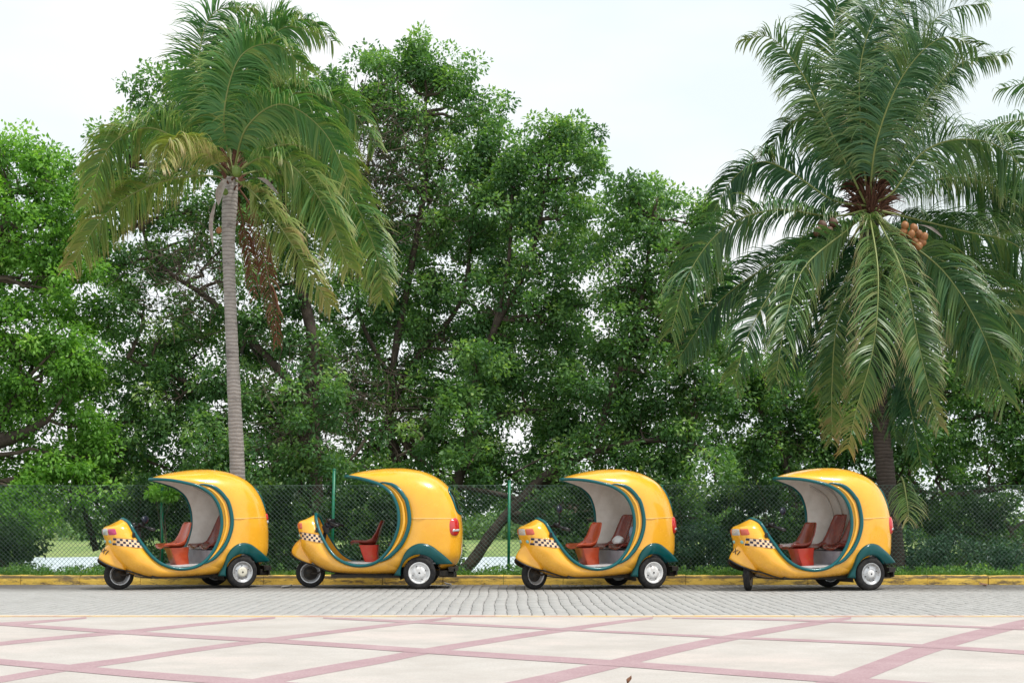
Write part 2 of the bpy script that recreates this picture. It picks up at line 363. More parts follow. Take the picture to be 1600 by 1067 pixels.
# road of interlocking pavers
RY0, RY1 = PE + .095, 22.72
mb = MB(); mb.grid([[(x, y, -.028) for x in (26, -26)] for y in (RY0 - .01, RY1)])
road = mb.build('road', M['joint'], smooth=False); tag(road, kind='structure')
PW, PL = .1385, .158
def paver_geo():
    w, l = PW / 2 - .0045, PL / 2 - .0012
    o = [(-w + .011, -l), (w - .011, -l), (w, -l * .62), (w - .001, 0), (w, l * .62), (w - .011, l), (-w + .011, l), (-w, l * .62), (-w + .001, 0), (-w, -l * .62)]
    top = [(x * .97, y * .985, 0) for x, y in o]; mid = [(x, y, -.0025) for x, y in o]; bot = [(x, y, -.03) for x, y in o]
    n = len(o); f = [tuple(range(n))]
    for a, b in ((0, n), (n, 2 * n)):
        f += [(b + i, b + (i + 1) % n, a + (i + 1) % n, a + i) for i in range(n)]
    return top + mid + bot, f
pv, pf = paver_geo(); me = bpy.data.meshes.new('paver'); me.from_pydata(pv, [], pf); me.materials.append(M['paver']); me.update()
pvn = np.array(pv); nx = int(22.6 / PW); ny = int((RY1 - RY0) / PL) + 1; cnt = 0; big = []
wav = lambda c, y: .005 * sin(y * 9 + c * .3) + .012 * sin(y * 1.7 + c * .4)
for r_ in range(ny):
    for c in range(nx):
        x = (c - nx / 2 + .5) * PW; y = RY0 + .01 + PL / 2 + r_ * PL + (PL * .12 if c % 2 else 0) - PL * .06
        y += random.gauss(0, .003); xx = x + wav(0, y) + random.gauss(0, .0022); z = random.gauss(0, .0009); rz = random.gauss(0, .009)
        if y > RY1 - .02 or y < RY0 + .05: continue
        vis = abs(xx) < y * .375 + .1
        if r_ < 4 and cnt < 300 and vis:
            o = link('paver', me, road, (xx, y, z)); o.rotation_euler = (random.gauss(0, .003), random.gauss(0, .003), rz); cnt += 1
        else: big.append((xx, y, z, rz))
B = np.array(big); ca, sa = np.cos(B[:, 3])[:, None], np.sin(B[:, 3])[:, None]
tl = rng.normal(0, .003, (len(B), 2))
Vx = pvn[None, :, 0] * ca - pvn[None, :, 1] * sa; Vy = pvn[None, :, 0] * sa + pvn[None, :, 1] * ca
Vz = pvn[None, :, 2] + B[:, 2:3] + Vx * tl[:, :1] + Vy * tl[:, 1:]
V = np.stack([Vx + B[:, :1], Vy + B[:, 1:2], Vz], -1).reshape(-1, 3)
npv = len(pvn); nb = len(B); off = np.arange(nb)[:, None] * npv
me2 = bpy.data.meshes.new('pavers'); quads = np.array([f for f in pf if len(f) == 4]); tops = np.array([pf[0]])
Qf = (off[:, :, None] + quads[None]).reshape(-1, 4); Tf = (off[:, :, None] + tops[None]).reshape(-1, 10)
me2.vertices.add(len(V)); me2.vertices.foreach_set('co', V.astype(np.float32).ravel())
lp = np.concatenate([Qf.ravel(), Tf.ravel()]).astype(np.int32); me2.loops.add(len(lp)); me2.loops.foreach_set('vertex_index', lp)
tot = np.concatenate([np.full(len(Qf), 4), np.full(len(Tf), 10)]).astype(np.int32); me2.polygons.add(len(tot))
me2.polygons.foreach_set('loop_start', np.concatenate([[0], np.cumsum(tot)[:-1]]).astype(np.int32)); me2.polygons.foreach_set('loop_total', tot)
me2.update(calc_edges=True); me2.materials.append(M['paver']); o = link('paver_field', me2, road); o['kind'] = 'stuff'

# kerb of cast stones along the verge
KY = 22.74; kerb = MB()
kroot = empty('kerb', (0, KY, 0)); tag(kroot, kind='structure')
x = -13.0; ki = 0
while x < 13:
    ln = random.uniform(.96, 1.02); mb = MB(); seg = 9; rows = []
    pr = [(0, -.05), (0, .07), (.006, .118), (.022, .143), (.05, .152), (.14, .155), (.165, .145), (.17, .02)]
    dy, dz = random.uniform(-.006, .006), random.uniform(-.006, .006)
    for i in range(seg + 1):
        xx = x + .004 + (ln - .008) * i / seg
        rows.append([(xx, p[0] + dy + random.gauss(0, .0015), p[1] + dz + (random.gauss(0, .003) if 2 <= j <= 5 else 0)) for j, p in enumerate(pr)])
    mb.grid(rows); n = len(pr)
    mb.f.append(tuple(range(n))); mb.f.append(tuple(range(seg * n, seg * n + n))[::-1])
    mb.build('kerb_stone', M['kerb'], kroot, smooth=False); x += ln; ki += 1

# ------------------------------------------------------------------ foliage
def leaves_arrays(C, Rr, n_each, size, droop=.35, flat=.8, spread=1.0):
    """leaf cards (two folded triangles) scattered in clumps C (k x 3) of radius Rr (k) with n_each leaves"""
    k = len(C); idx = np.repeat(np.arange(k), n_each); N = len(idx)
    d = rng.normal(size=(N, 3)); d /= np.linalg.norm(d, axis=1)[:, None]
    rad = rng.uniform(.15, 1, N) ** .55
    P = C[idx] + d * (rad * Rr[idx])[:, None] * np.array([1, 1, flat])
    t = d + rng.normal(size=(N, 3)) * .7; t[:, 2] -= droop; t /= np.linalg.norm(t, axis=1)[:, None]
    nn = np.array([0, 0, 1.]) + rng.normal(size=(N, 3)) * .6; b = np.cross(t, nn); b /= np.linalg.norm(b, axis=1)[:, None]; nrm = np.cross(b, t)
    s = size * rng.uniform(.65, 1.3, N)[:, None]
    ww = .27
    v0 = P; v1 = P + t * s * .45 + b * s * ww + nrm * s * .07; v2 = P + t * s + nrm * s * -.05; v3 = P + t * s * .45 - b * s * ww + nrm * s * .07
    V = np.stack([v0, v1, v2, v3], 1).reshape(-1, 3)
    o = np.arange(N)[:, None] * 4
    Fc = np.concatenate([o + np.array([[0, 1, 2]]), o + np.array([[0, 2, 3]])])
    ct = rng.normal(.42, .17, k)[idx]; tint = np.clip(ct + rng.normal(0, .12, N) + .12 * (d[:, 2] * rad), 0, 1)
    tint = np.where(rng.random(N) < .005, 1, tint)
    return V, Fc, np.repeat(tint, 4)

def foliage(name, parent, C, Rr, n_each, size, mt, **kw):
    V, Fc, t = leaves_arrays(np.array(C), np.array(Rr), n_each, size, **kw)
    return link(name, np_mesh(name, V, Fc, mt, False, {'tint': t}), parent)

def wob(a, b, n, amp):
    a, b = Vector(a), Vector(b); L_ = (b - a).length; o = []
    off = Vector((0, 0, 0))
    for i in range(n + 1):
        t = i / n; e = sin(pi * t)
        off += Vector((random.gauss(0, 1), random.gauss(0, 1), random.gauss(0, .7))) * amp * L_ / n
        o.append(a.lerp(b, t) + off * e)
    return o
LEAVES = [0]
def tree(name, label, cat, trunks, lobes, D, mt, dens=8.5, per=150, size=.10, group=None, cr_=(.22, .42), twigs=()):
    """trunks: list of pixel polylines (px, py, width_px[, dD]); lobes: (px, py, rx, ry[, dD[, density factor]])"""
    p0 = at(trunks[0][0][0], trunks[0][0][1], D); base = Vector((p0.x, p0.y, -.0))
    root = empty(name, (0, 0, 0)); tag(root, label, cat, group)
    nodes = []
    for ti, tr in enumerate(trunks):
        pts = crom([(*at(q[0], q[1], D + (q[3] if len(q) > 3 else 0)), q[2] / F * D / 2) for q in tr], 5)
        mb = MB(); mb.tube([p[:3] for p in pts], [max(p[3] * .68, .01) * random.uniform(.94, 1.06) for p in pts], 10)
        mb.build('trunk' if ti == 0 else 'limb', M['bark'], root)
        nodes += [Vector(p[:3]) for p in pts[len(pts) // 3:]]
    mb = MB(); C = []; Rr = []
    for lb in lobes:
        px, py, rx, ry = lb[:4]; dd = lb[4] if len(lb) > 4 else 0; df = lb[5] if len(lb) > 5 else 1
        c = at(px, py, D + dd); a = rx / F * D; b = ry / F * D; dp = min(a, b) * 1.0
        tgt = c + Vector((0, 0, -b * .3))
        s = min(nodes, key=lambda q: (q - tgt).length + max(0, q.z - c.z) * 2)
        pts = wob(s, tgt, 7, .35); r0 = .03 + .012 * (s - tgt).length
        mb.tube(pts, [r0 * (1 - .6 * i / 7) for i in range(8)], 6, False)
        n = max(4, int(dens * df * a * b * pi)); hub = pts[4:]
        for _ in range(n):
            while True:
                d = Vector((random.uniform(-1, 1), random.uniform(-1, 1), random.uniform(-1, 1)))
                if .25 < d.length < 1: break
            d = d * (1 / d.length) * (d.length ** .6)
            p = c + Vector((d.x * a, d.y * dp, d.z * b)) * random.uniform(.82, 1.06); C.append(p); Rr.append(random.uniform(*cr_))
            if random.random() < .7:
                h = random.choice(hub); mb.tube(wob(h, p, 3, .3), [.013, .009, .006, .003], 3, False)
    for px, py, rr_, n_ in twigs:
        c = at(px, py, D - .6)
        for _ in range(n_):
            q = c + Vector((random.gauss(0, 1), random.gauss(0, .8), random.gauss(0, 1))) * rr_ / F * D * .6; d_ = Vector((random.gauss(0, 1), random.gauss(0, .6), random.gauss(.2, 1))).normalized() * random.uniform(.3, 1.0)
            mb.tube(wob(q, q + d_, 4, .35), [.010, .008, .006, .004, .002], 3, False)
    mb.build('branches', M['twig'], root)
    foliage('crown', root, C, Rr, per, size, mt); LEAVES[0] += len(C) * per
    return root

GT = 'broadleaf trees behind the fence'
SKYL = [(-80, 200), (0, 190), (60, 205), (110, 240), (135, 270), (150, 210), (200, 170), (240, 120), (330, 80), (500, 100), (560, 75), (640, 52), (720, 85), (765, 165), (785, 230), (810, 215), (870, 155), (930, 205), (955, 265), (1010, 262), (1060, 290), (1110, 325), (1140, 400), (1150, 520), (1230, 560), (1330, 540), (1450, 500), (1560, 450), (1680, 430)]
def fill(x0, x1, ymin, ymax, dens=.75, gaps=()):
    o = []; x = x0 + 20
    while x < x1 + 10:
        y = max(np.interp(x, [q[0] for q in SKYL], [q[1] for q in SKYL]) + 50, ymin)
        while y < ymax:
            px, py = x + random.uniform(-14, 14), y + random.uniform(-12, 12); d_ = dens * random.uniform(.55, 1.25)
            for gx, gy, gr in gaps:
                if math.hypot(px - gx, py - gy) < gr: d_ *= .3
            if py > 480: d_ *= 1.5
            if py > 800 and (35 < px < 175 or 700 < px < 860): y += 58; continue
            o.append((px, py, 44, 38, random.uniform(-.2, 1.6), d_)); y += 58
        x += 62
    return o
tree('leafy_tree', 'light green leafy tree at the far left edge, left of the slender palm', 'tree',
     [[(-70, 880, 60), (-50, 780, 50), (-20, 700, 42), (30, 680, 28), (75, 655, 16)], [(-50, 780, 40), (-60, 600, 36), (-20, 430, 22), (20, 300, 12)], [(-20, 700, 24), (10, 640, 16), (40, 600, 10)]],
     [(10, 262, 62, 58), (72, 268, 48, 45), (-60, 300, 70, 80), (100, 330, 32, 45), (30, 360, 85, 60), (85, 430, 60, 60), (-50, 470, 80, 90), (20, 520, 75, 60), (95, 520, 45, 40, 0, .6),
      (-40, 620, 70, 50), (60, 590, 70, 36), (20, 740, 60, 34, 0, .8), (-50, 770, 60, 60), (15, 810, 40, 40, -.5), (80, 745, 30, 34, 0, .7), (110, 590, 40, 40)] + fill(-80, 120, 0, 840, .95, [(70, 660, 40), (10, 680, 30)]),
     27.5, M['leaf_light'], group=GT)
tree('leafy_tree', 'dark green tree spreading behind the slender palm on the left', 'tree',
     [[(500, 870, 44), (492, 760, 38), (488, 650, 34), (492, 560, 30), (470, 440, 22), (440, 300, 14)], [(488, 640, 22), (420, 560, 18), (330, 470, 14), (240, 400, 9), (200, 260, 6)], [(490, 700, 18), (400, 640, 14), (300, 600, 12), (200, 560, 8)], [(150, 860, 14), (110, 700, 12), (115, 520, 12), (90, 420, 8)]],
     [(180, 205, 40, 28), (240, 150, 42, 42), (225, 205, 50, 35), (300, 130, 60, 55), (300, 220, 60, 60), (400, 130, 80, 60), (450, 200, 80, 90), (510, 140, 35, 40), (200, 290, 50, 50), (300, 320, 70, 40), (400, 330, 80, 60), (500, 300, 60, 70), (180, 400, 60, 50, 0, .9), (280, 400, 50, 40, 0, .35), (330, 470, 60, 40, 0, .5), (420, 450, 60, 60, 0, .6),
      (170, 500, 50, 40, 0, .6), (250, 520, 60, 40, 0, .9), (160, 600, 70, 45), (260, 610, 80, 55), (340, 640, 60, 60), (440, 580, 60, 60), (430, 670, 60, 50), (200, 690, 80, 45), (310, 700, 70, 40, -1), (400, 730, 60, 40, -1.5), (140, 755, 40, 44), (110, 800, 30, 22), (490, 620, 50, 50, -1.5), (500, 720, 45, 40, -1.5), (230, 770, 45, 45), (320, 780, 70, 50, -1), (150, 690, 30, 30, 0, .6), (490, 400, 50, 60, 0, .7)] + fill(150, 530, 0, 850, .95, [(310, 415, 50), (225, 530, 40), (200, 530, 30), (330, 500, 30)]),
     29, M['leaf'], group=GT, twigs=[(300, 440, 70, 240), (500, 620, 60, 200), (460, 700, 50, 120), (80, 640, 40, 60)])
tree('leafy_tree', 'tallest bushy tree, its rounded top rising highest in the middle', 'tree',
     [[(628, 880, 24), (620, 760, 20), (608, 660, 18), (616, 560, 17), (640, 430, 16), (665, 280, 12), (665, 150, 6)], [(610, 640, 14), (650, 560, 13), (720, 470, 10), (740, 330, 6)], [(616, 600, 10), (560, 480, 10), (570, 300, 8), (590, 160, 5)]],
     [(560, 130, 40, 45), (612, 105, 42, 42), (665, 95, 45, 42), (715, 120, 38, 42), (735, 170, 34, 42), (640, 160, 60, 40), (760, 230, 28, 35, 0, .8), (570, 210, 45, 50, 0, .55), (640, 230, 55, 40, 0, .6), (700, 250, 55, 50), (770, 290, 30, 36, 0, .8), (590, 300, 50, 60, 0, .6), (665, 330, 60, 60), (735, 350, 55, 50), (590, 400, 60, 50, 0, .8), (680, 430, 70, 50), (540, 480, 60, 60, 0, .8),
      (620, 500, 65, 50, 0, .8), (700, 520, 60, 50), (540, 580, 60, 50), (660, 600, 60, 50, 0, .8), (580, 660, 60, 40, 0, .7), (700, 680, 70, 40, 0, .8), (620, 700, 50, 40, -1.5), (560, 740, 50, 30, -1.5)] + fill(540, 740, 0, 850, .95, [(590, 250, 60), (700, 320, 20)]),
     30.5, M['leaf'], group=GT, twigs=[(600, 230, 60, 260), (570, 300, 40, 120), (640, 330, 60, 120), (590, 640, 70, 200)])
tree('leafy_tree', 'dense tree with a pointed crown, right of the tallest tree', 'tree',
     [[(710, 880, 30), (712, 770, 28), (730, 700, 24), (738, 620, 18), (770, 520, 16), (830, 400, 13), (860, 250, 7)], [(730, 690, 18), (780, 650, 15), (860, 640, 9)], [(738, 620, 12), (790, 440, 10), (800, 300, 6)]],
     [(868, 188, 36, 32), (840, 220, 38, 36), (900, 218, 40, 36), (868, 262, 60, 40), (925, 262, 30, 34), (815, 270, 40, 36), (790, 330, 50, 45), (870, 330, 60, 48), (925, 330, 30, 40, 0, .8), (820, 400, 65, 50, 0, .9), (900, 410, 50, 50), (770, 470, 60, 50, 0, .7), (850, 490, 65, 55), (800, 560, 60, 45, 0, .7), (880, 580, 60, 50), (780, 640, 60, 40, 0, .8), (860, 660, 60, 40), (790, 710, 70, 36, 0, .9), (725, 640, 40, 50, -1.3), (745, 560, 40, 40, -1.2), (730, 720, 40, 34, -1.3), (760, 760, 40, 30, 1)] + fill(750, 930, 0, 800, .95, [(850, 430, 25), (780, 450, 20)]),
     29.7, M['leaf'], group=GT)
tree('leafy_tree', 'lower tree with a crooked leaning trunk in front of the pond', 'tree',
     [[(700, 905, 30, 0), (735, 880, 29), (772, 828, 26), (810, 785, 25), (850, 745, 22), (920, 700, 18), (960, 600, 15), (1000, 480, 11), (1020, 340, 6)], [(810, 780, 14), (770, 770, 12), (690, 755, 8)], [(900, 715, 14), (990, 690, 12), (1080, 690, 8)], [(930, 690, 9), (880, 700, 7), (800, 740, 4)]],
     [(985, 300, 34, 32), (1025, 300, 40, 38), (1075, 340, 42, 34), (1115, 375, 30, 34), (990, 360, 45, 45), (1050, 400, 55, 45), (1105, 440, 45, 45), (960, 430, 50, 50), (1030, 480, 60, 45), (950, 520, 50, 45, 0, .9), (1090, 520, 50, 45), (1010, 570, 60, 45, 0, .8), (930, 610, 60, 45), (1090, 600, 60, 45), (1000, 660, 60, 40, 0, .8), (1080, 690, 60, 45), (930, 710, 70, 40), (1020, 745, 60, 40), (860, 740, 60, 30, 0, .7), (1120, 740, 35, 55, -1.5), (1100, 800, 36, 36, -1.5, .8)] + fill(950, 1130, 0, 850, .95, [(1000, 690, 30)]),
     28.6, M['leaf'], group=GT)
tree('leafy_tree', 'dark low spreading tree behind the shaded palm at the right', 'tree',
     [[(1690, 880, 50), (1680, 790, 40), (1640, 740, 26), (1560, 762, 16), (1490, 772, 11), (1420, 765, 6)], [(1680, 790, 24), (1650, 680, 20), (1540, 640, 14), (1430, 600, 9), (1300, 610, 6)], [(1240, 880, 18), (1240, 780, 16), (1210, 680, 13), (1160, 600, 8)], [(1600, 880, 12), (1580, 830, 10), (1555, 790, 6)]],
     [(1150, 600, 50, 45, 0, .8), (1190, 560, 50, 40, 1, .6), (1230, 620, 60, 45, 0, .9), (1300, 600, 60, 50, 0, .9), (1380, 590, 60, 50), (1460, 600, 60, 50), (1540, 600, 60, 60), (1610, 560, 60, 70), (1170, 680, 60, 45), (1260, 690, 60, 45), (1350, 680, 70, 50), (1440, 680, 70, 45), (1530, 690, 60, 40, 0, .7), (1610, 690, 60, 50), (1180, 745, 50, 35), (1280, 755, 60, 35), (1380, 760, 60, 35, 0, .8), (1470, 740, 50, 30, 0, .6), (1540, 520, 50, 40, 0, .7), (1450, 530, 50, 40, 0, .5), (1600, 760, 50, 30, 0, .5)] + fill(1140, 1680, 0, 850, .95, [(1520, 720, 50), (1580, 800, 40), (1250, 600, 30)]),
     29.6, M['leaf'], group=GT)

GS = 'shrubs along the fence'
def shrub(label, px, py, rx, ry, D, mt, dens=17, per=130, size=.09, cr_=(.16, .28), lobes=3):
    root = empty('shrub', (0, 0, 0)); tag(root, label, 'shrub', GS)
    b = at(px, HZ + (H + .2) * F / D, D); mb = MB(); C = []; Rr = []
    a_, b_ = rx / F * D, ry / F * D; c = at(px, py, D)
    n = int(dens * pi * a_ * b_) + 4
    for _ in range(n):
        th = random.uniform(0, 2 * pi); q = random.random() ** .5
        p = c + Vector((cos(th) * q * a_, random.uniform(-.6, .6) * min(a_, .7), sin(th) * q * b_ * (1 if sin(th) < 0 else random.uniform(.6, 1.1))))
        p.z = max(p.z, .16); C.append(p); Rr.append(random.uniform(*cr_))
        if random.random() < .5: mb.tube(wob(b + Vector((random.uniform(-.2, .2), 0, 0)), p, 4, .2), [.012, .01, .008, .006, .003], 4, False)
    mb.build('stems', M['twig'], root); foliage('foliage', root, C, Rr, per, size, mt); LEAVES[0] += n * per
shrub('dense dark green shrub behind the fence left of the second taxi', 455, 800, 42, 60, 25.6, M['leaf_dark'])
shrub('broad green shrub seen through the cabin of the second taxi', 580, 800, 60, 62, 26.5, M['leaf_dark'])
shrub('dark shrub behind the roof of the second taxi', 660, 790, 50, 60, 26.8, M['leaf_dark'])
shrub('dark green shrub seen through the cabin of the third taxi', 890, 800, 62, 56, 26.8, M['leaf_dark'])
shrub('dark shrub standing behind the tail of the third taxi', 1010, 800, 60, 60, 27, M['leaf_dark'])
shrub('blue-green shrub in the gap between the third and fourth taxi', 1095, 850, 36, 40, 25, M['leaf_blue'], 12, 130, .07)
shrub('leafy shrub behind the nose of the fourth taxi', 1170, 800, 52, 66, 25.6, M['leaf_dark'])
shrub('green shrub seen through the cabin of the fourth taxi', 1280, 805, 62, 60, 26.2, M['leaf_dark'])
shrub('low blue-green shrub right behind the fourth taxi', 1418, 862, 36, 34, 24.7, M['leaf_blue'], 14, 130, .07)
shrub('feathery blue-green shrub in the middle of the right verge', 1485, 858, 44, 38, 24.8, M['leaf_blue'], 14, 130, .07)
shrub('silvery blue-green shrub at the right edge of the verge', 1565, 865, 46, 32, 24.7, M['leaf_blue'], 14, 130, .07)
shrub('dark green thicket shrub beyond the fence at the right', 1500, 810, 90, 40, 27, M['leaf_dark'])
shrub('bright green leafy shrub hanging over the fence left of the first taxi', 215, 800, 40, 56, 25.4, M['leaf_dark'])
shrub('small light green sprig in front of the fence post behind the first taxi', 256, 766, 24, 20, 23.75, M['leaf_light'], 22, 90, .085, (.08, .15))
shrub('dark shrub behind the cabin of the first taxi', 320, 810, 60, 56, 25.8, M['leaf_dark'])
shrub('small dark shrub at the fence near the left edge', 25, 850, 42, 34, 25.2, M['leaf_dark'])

# far bank thicket: nobody could count it
C = []; Rr = []
for _ in range(1500):
    x = random.uniform(-48, 48); D = random.uniform(78, 96); hgt = 1.6 + 1.3 * sin(x * .35) + .8 * sin(x * .9 + 2)
    C.append((x, D, .2 + random.random() * max(.5, hgt))); Rr.append(random.uniform(.5, 1.0))
V, Fc, t = leaves_arrays(np.array(C), np.array(Rr), 40, .34); tag(link('far_bushes', np_mesh('far_bushes', V, Fc, M['leaf_far'], False, {'tint': t})), 'pale green bushes on the far bank of the pond', 'bushes', kind='stuff')

# undergrowth beyond the fence, open towards the water at the far left and left of the third taxi
C = []; Rr = []
for _ in range(1500):
    px = random.uniform(-60, 1680); D = random.uniform(25.0, 28.0)
    if 45 < px < 172 or 712 < px < 838: continue
    top = .62 + .22 * sin(px * .021) + .18 * sin(px * .057 + 1)
    if px > 1380: top -= .2
    C.append((*at(px, HZ, D)[:2], -.1 + random.random() * max(.25, top + .1))); Rr.append(random.uniform(.12, .26))
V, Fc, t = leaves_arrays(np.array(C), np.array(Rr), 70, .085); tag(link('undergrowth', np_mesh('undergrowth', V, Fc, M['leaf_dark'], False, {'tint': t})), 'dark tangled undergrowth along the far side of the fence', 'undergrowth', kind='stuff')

# verge grass and weeds
def blades(N, fx, fy, hmin, hmax, wd=.008):
    x = fx(N); y = fy(N); z = np.interp(y, [p[0] for p in prof], [p[1] for p in prof]) - .01
    a = rng.uniform(0, 2 * pi, N); h = rng.uniform(hmin, hmax, N); ln = rng.normal(0, .35, (N, 2)) * h[:, None]
    h = h * np.where(y > 24.4, .3, .85); P = np.stack([x, y, z], 1); s = np.stack([np.cos(a), np.sin(a), 0 * a], 1) * wd
    T = P + np.stack([ln[:, 0], ln[:, 1], h], 1); Mi = P + np.stack([ln[:, 0] * .3, ln[:, 1] * .3, h * .6], 1)
    V = np.stack([P - s, P + s, Mi + s * .7, T, Mi - s * .7], 1).reshape(-1, 3); o = np.arange(N)[:, None] * 5
    Fc = np.concatenate([o + np.array([[0, 1, 2]]), o + np.array([[0, 2, 4]]), o + np.array([[4, 2, 3]])])
    return V, Fc, np.repeat(np.clip(rng.normal(.45, .22, N), 0, 1), 5)
V, Fc, t = blades(42000, lambda n: rng.uniform(-11, 11, n), lambda n: 22.95 + rng.random(n) ** 1.6 * 3.6, .05, .16)
tag(link('grass', np_mesh('grass', V, Fc, M['grass'], False, {'tint': t})), 'green grass growing in the verge between kerb and fence', 'grass', kind='stuff')
C = []; Rr = []
for _ in range(620):
    x = random.uniform(-10, 10); n_ = sin(x * 2.1) + sin(x * .9 + 1)
    if n_ < -.3 and random.random() < .8: continue
    C.append((x, random.uniform(23.1, 24.5), .13 + random.random() * .07)); Rr.append(random.uniform(.06, .17))
V, Fc, t = leaves_arrays(np.array(C), np.array(Rr), 34, .055, -.2); tag(link('weeds', np_mesh('weeds', V, Fc, M['leaf'], False, {'tint': t})), 'low broad-leaved weeds mixed into the verge grass', 'weeds', kind='stuff')

# ------------------------------------------------------------------ chain-link fence
FY = 23.95; FZ0, FZ1 = .13, 1.66
fr = empty('chain_link_fence', (0, FY, 0)); tag(fr, 'green chain-link fence on steel posts behind the row of taxis', 'fence')
posts = [(-560, 1.66, 0), (-290, 1.66, 0), (-20, 1.66, .0), (253, 1.66, .0), (520, 1.94, .012), (797, 1.74, .004), (1034, 1.66, 0), (1345, 1.66, 0), (1625, 1.66, 0), (1900, 1.66, 0), (2170, 1.66, 0)]
pxs = []
for px, h_, ln in posts:
    xb = (px - 800) / F * FY - (.02 if px == 797 else 0); pxs.append(xb)
    mb = MB(); mb.tube([(xb - ln * 2, 0, .0), (xb + ln * 2, 0, h_)], .026, 10); mb.lathe([(.0, .012), (.022, .01), (.03, 0), (.03, -.012)], 10, (xb + ln * 2, 0, h_), Matrix.Rotation(R(90), 3, 'X'))
    mb.build('post', M['post'], fr)
for a, b in zip(pxs[:-1], pxs[1:]):
    mb = MB(); st = .078; hh = FZ1 - FZ0; wd = b - a - .04; x0 = a + .02
    def wire(p, q, yo):
        mb.tube([p, q], .0032, 3, False)
    k = -hh
    while k < wd:
        for sgn in (1, -1):
            p0 = [k, 0.]; p1 = [k + hh, hh]
            if p0[0] < 0: p0 = [0, -k]
            if p1[0] > wd: p1 = [wd, wd - k]
            if p1[0] - p0[0] > .01:
                za, zb = (p0[1], p1[1]) if sgn == 1 else (hh - p0[1], hh - p1[1])
                wire((x0 + p0[0], .03 + .003 * sgn, FZ0 + za), (x0 + p1[0], .03 + .003 * sgn, FZ0 + zb), 0)
        k += st
    mb.build('wire_mesh', M['wire'], fr)
    m2 = MB(); m2.tube([(x0, .03, FZ1 + .003), ((a + b) / 2, .03, FZ1 - .006), (b - .02, .03, FZ1 + .003)], .0032, 5); m2.build('tension_wire', M['wire'], fr)

# ------------------------------------------------------------------ coconut palms
def frond(parent, pts, D, mt, stalk, nl=235, ll=1.06, lw=.025, age=0., droop=1., face=None, end_brown=.55):
    """pts: (px, py, dD) control points of the rachis from the crown outwards"""
    cp = crom([tuple(at(p[0], p[1], D + (p[2] if len(p) > 2 else 0))) for p in pts], 12)
    cp = [Vector(p) for p in cp]; n = len(cp)
    seg = [0]
    for i in range(1, n): seg.append(seg[-1] + (cp[i] - cp[i - 1]).length)
    Lt = seg[-1]
    mb = MB(); mb.tube(cp, [.021 * (1 - .82 * s / Lt) for s in seg], 5); fo = mb.build('frond', stalk, parent)
    Vs, Fs, Ts = [], [], []
    K = 5
    gofs = {1: Vector(), -1: Vector()}; gb = {1: 0, -1: 0}
    for i in range(nl):
        if random.random() < .3:
            for q_ in (1, -1): gofs[q_] = Vector((random.gauss(0, .19), random.gauss(0, .19), random.gauss(0, .15))); gb[q_] = abs(random.gauss(0, .09))
        u = .13 + .87 * (i + random.random() * .6) / nl; d = u * Lt
        j = max(k for k in range(n) if seg[k] <= d + 1e-9); j = min(j, n - 2); f = (d - seg[j]) / max(seg[j + 1] - seg[j], 1e-6)
        p = cp[j].lerp(cp[j + 1], min(f, 1)); T = (cp[j + 1] - cp[j]).normalized()
        fc = face if face is not None else min(.9, .25 + .65 * abs(T.z))
        side = T.cross(Vector((0, 0, 1))) * (1 - fc) + T.cross(Vector((0, 1, 0))) * fc
        side.normalize(); upv = side.cross(T).normalized()
        if upv.z < 0: upv = -upv
        hz = math.sqrt(max(0, 1 - T.z * T.z))
        for sg in (1, -1):
            if random.random() < (.04 if u < .8 else .4): continue
            shape = min(1, .35 + 2.6 * (u - .1)) * (1 - .62 * max(0, (u - .55) / .45) ** 1.6)
            l = ll * shape * random.uniform(.82, 1.08)
            fw = .32 + .65 * u + random.gauss(0, .07)
            dr = side * sg * .95 + T * fw + upv * (.22 + random.gauss(0, .09)) + gofs[sg]; dr.normalize()
            q = p.copy(); st = l / K; base = len(Vs); g_ = (.115 + .27 * hz + random.gauss(0, .045)) * droop
            brk = random.random() < .12
            tip = random.uniform(0, 1)
            for k in range(K + 1):
                t = k / K; wv = lw * (min(1, .45 + 3 * t) * (1 - t ** 2.2) + .06) * .5
                wdv = dr.cross(side * sg + T * .2 + Vector((0, 0, .01)))
                if k == 0: wn = T * .8 + upv * .5 * 1; wn -= dr * wn.dot(dr); wn.normalize()
                else: wn = (wn - dr * wn.dot(dr)).normalized()
                Vs.append(q - wn * wv); Vs.append(q + wn * wv)
                tt = age + gb[sg] + .14 * random.random() + (max(0, t - .72) * 1.5 * end_brown * (1 + tip)) + max(0, u - .78) * 1.2 * end_brown
                Ts += [min(tt, 1)] * 2
                q = q + dr * st; dr = (dr + Vector((0, 0, -1)) * g_ * (1.0 + 1.0 * t) * (2.6 if brk and k == 2 else 1)).normalized()
            for k in range(K): Fs.append((base + 2 * k, base + 2 * k + 1, base + 2 * k + 3, base + 2 * k + 2))
    lo = link('leaflets', np_mesh('leaflets', [tuple(v) for v in Vs], Fs, mt, False, {'tint': Ts}), fo); lo['kind'] = 'stuff'
    return fo

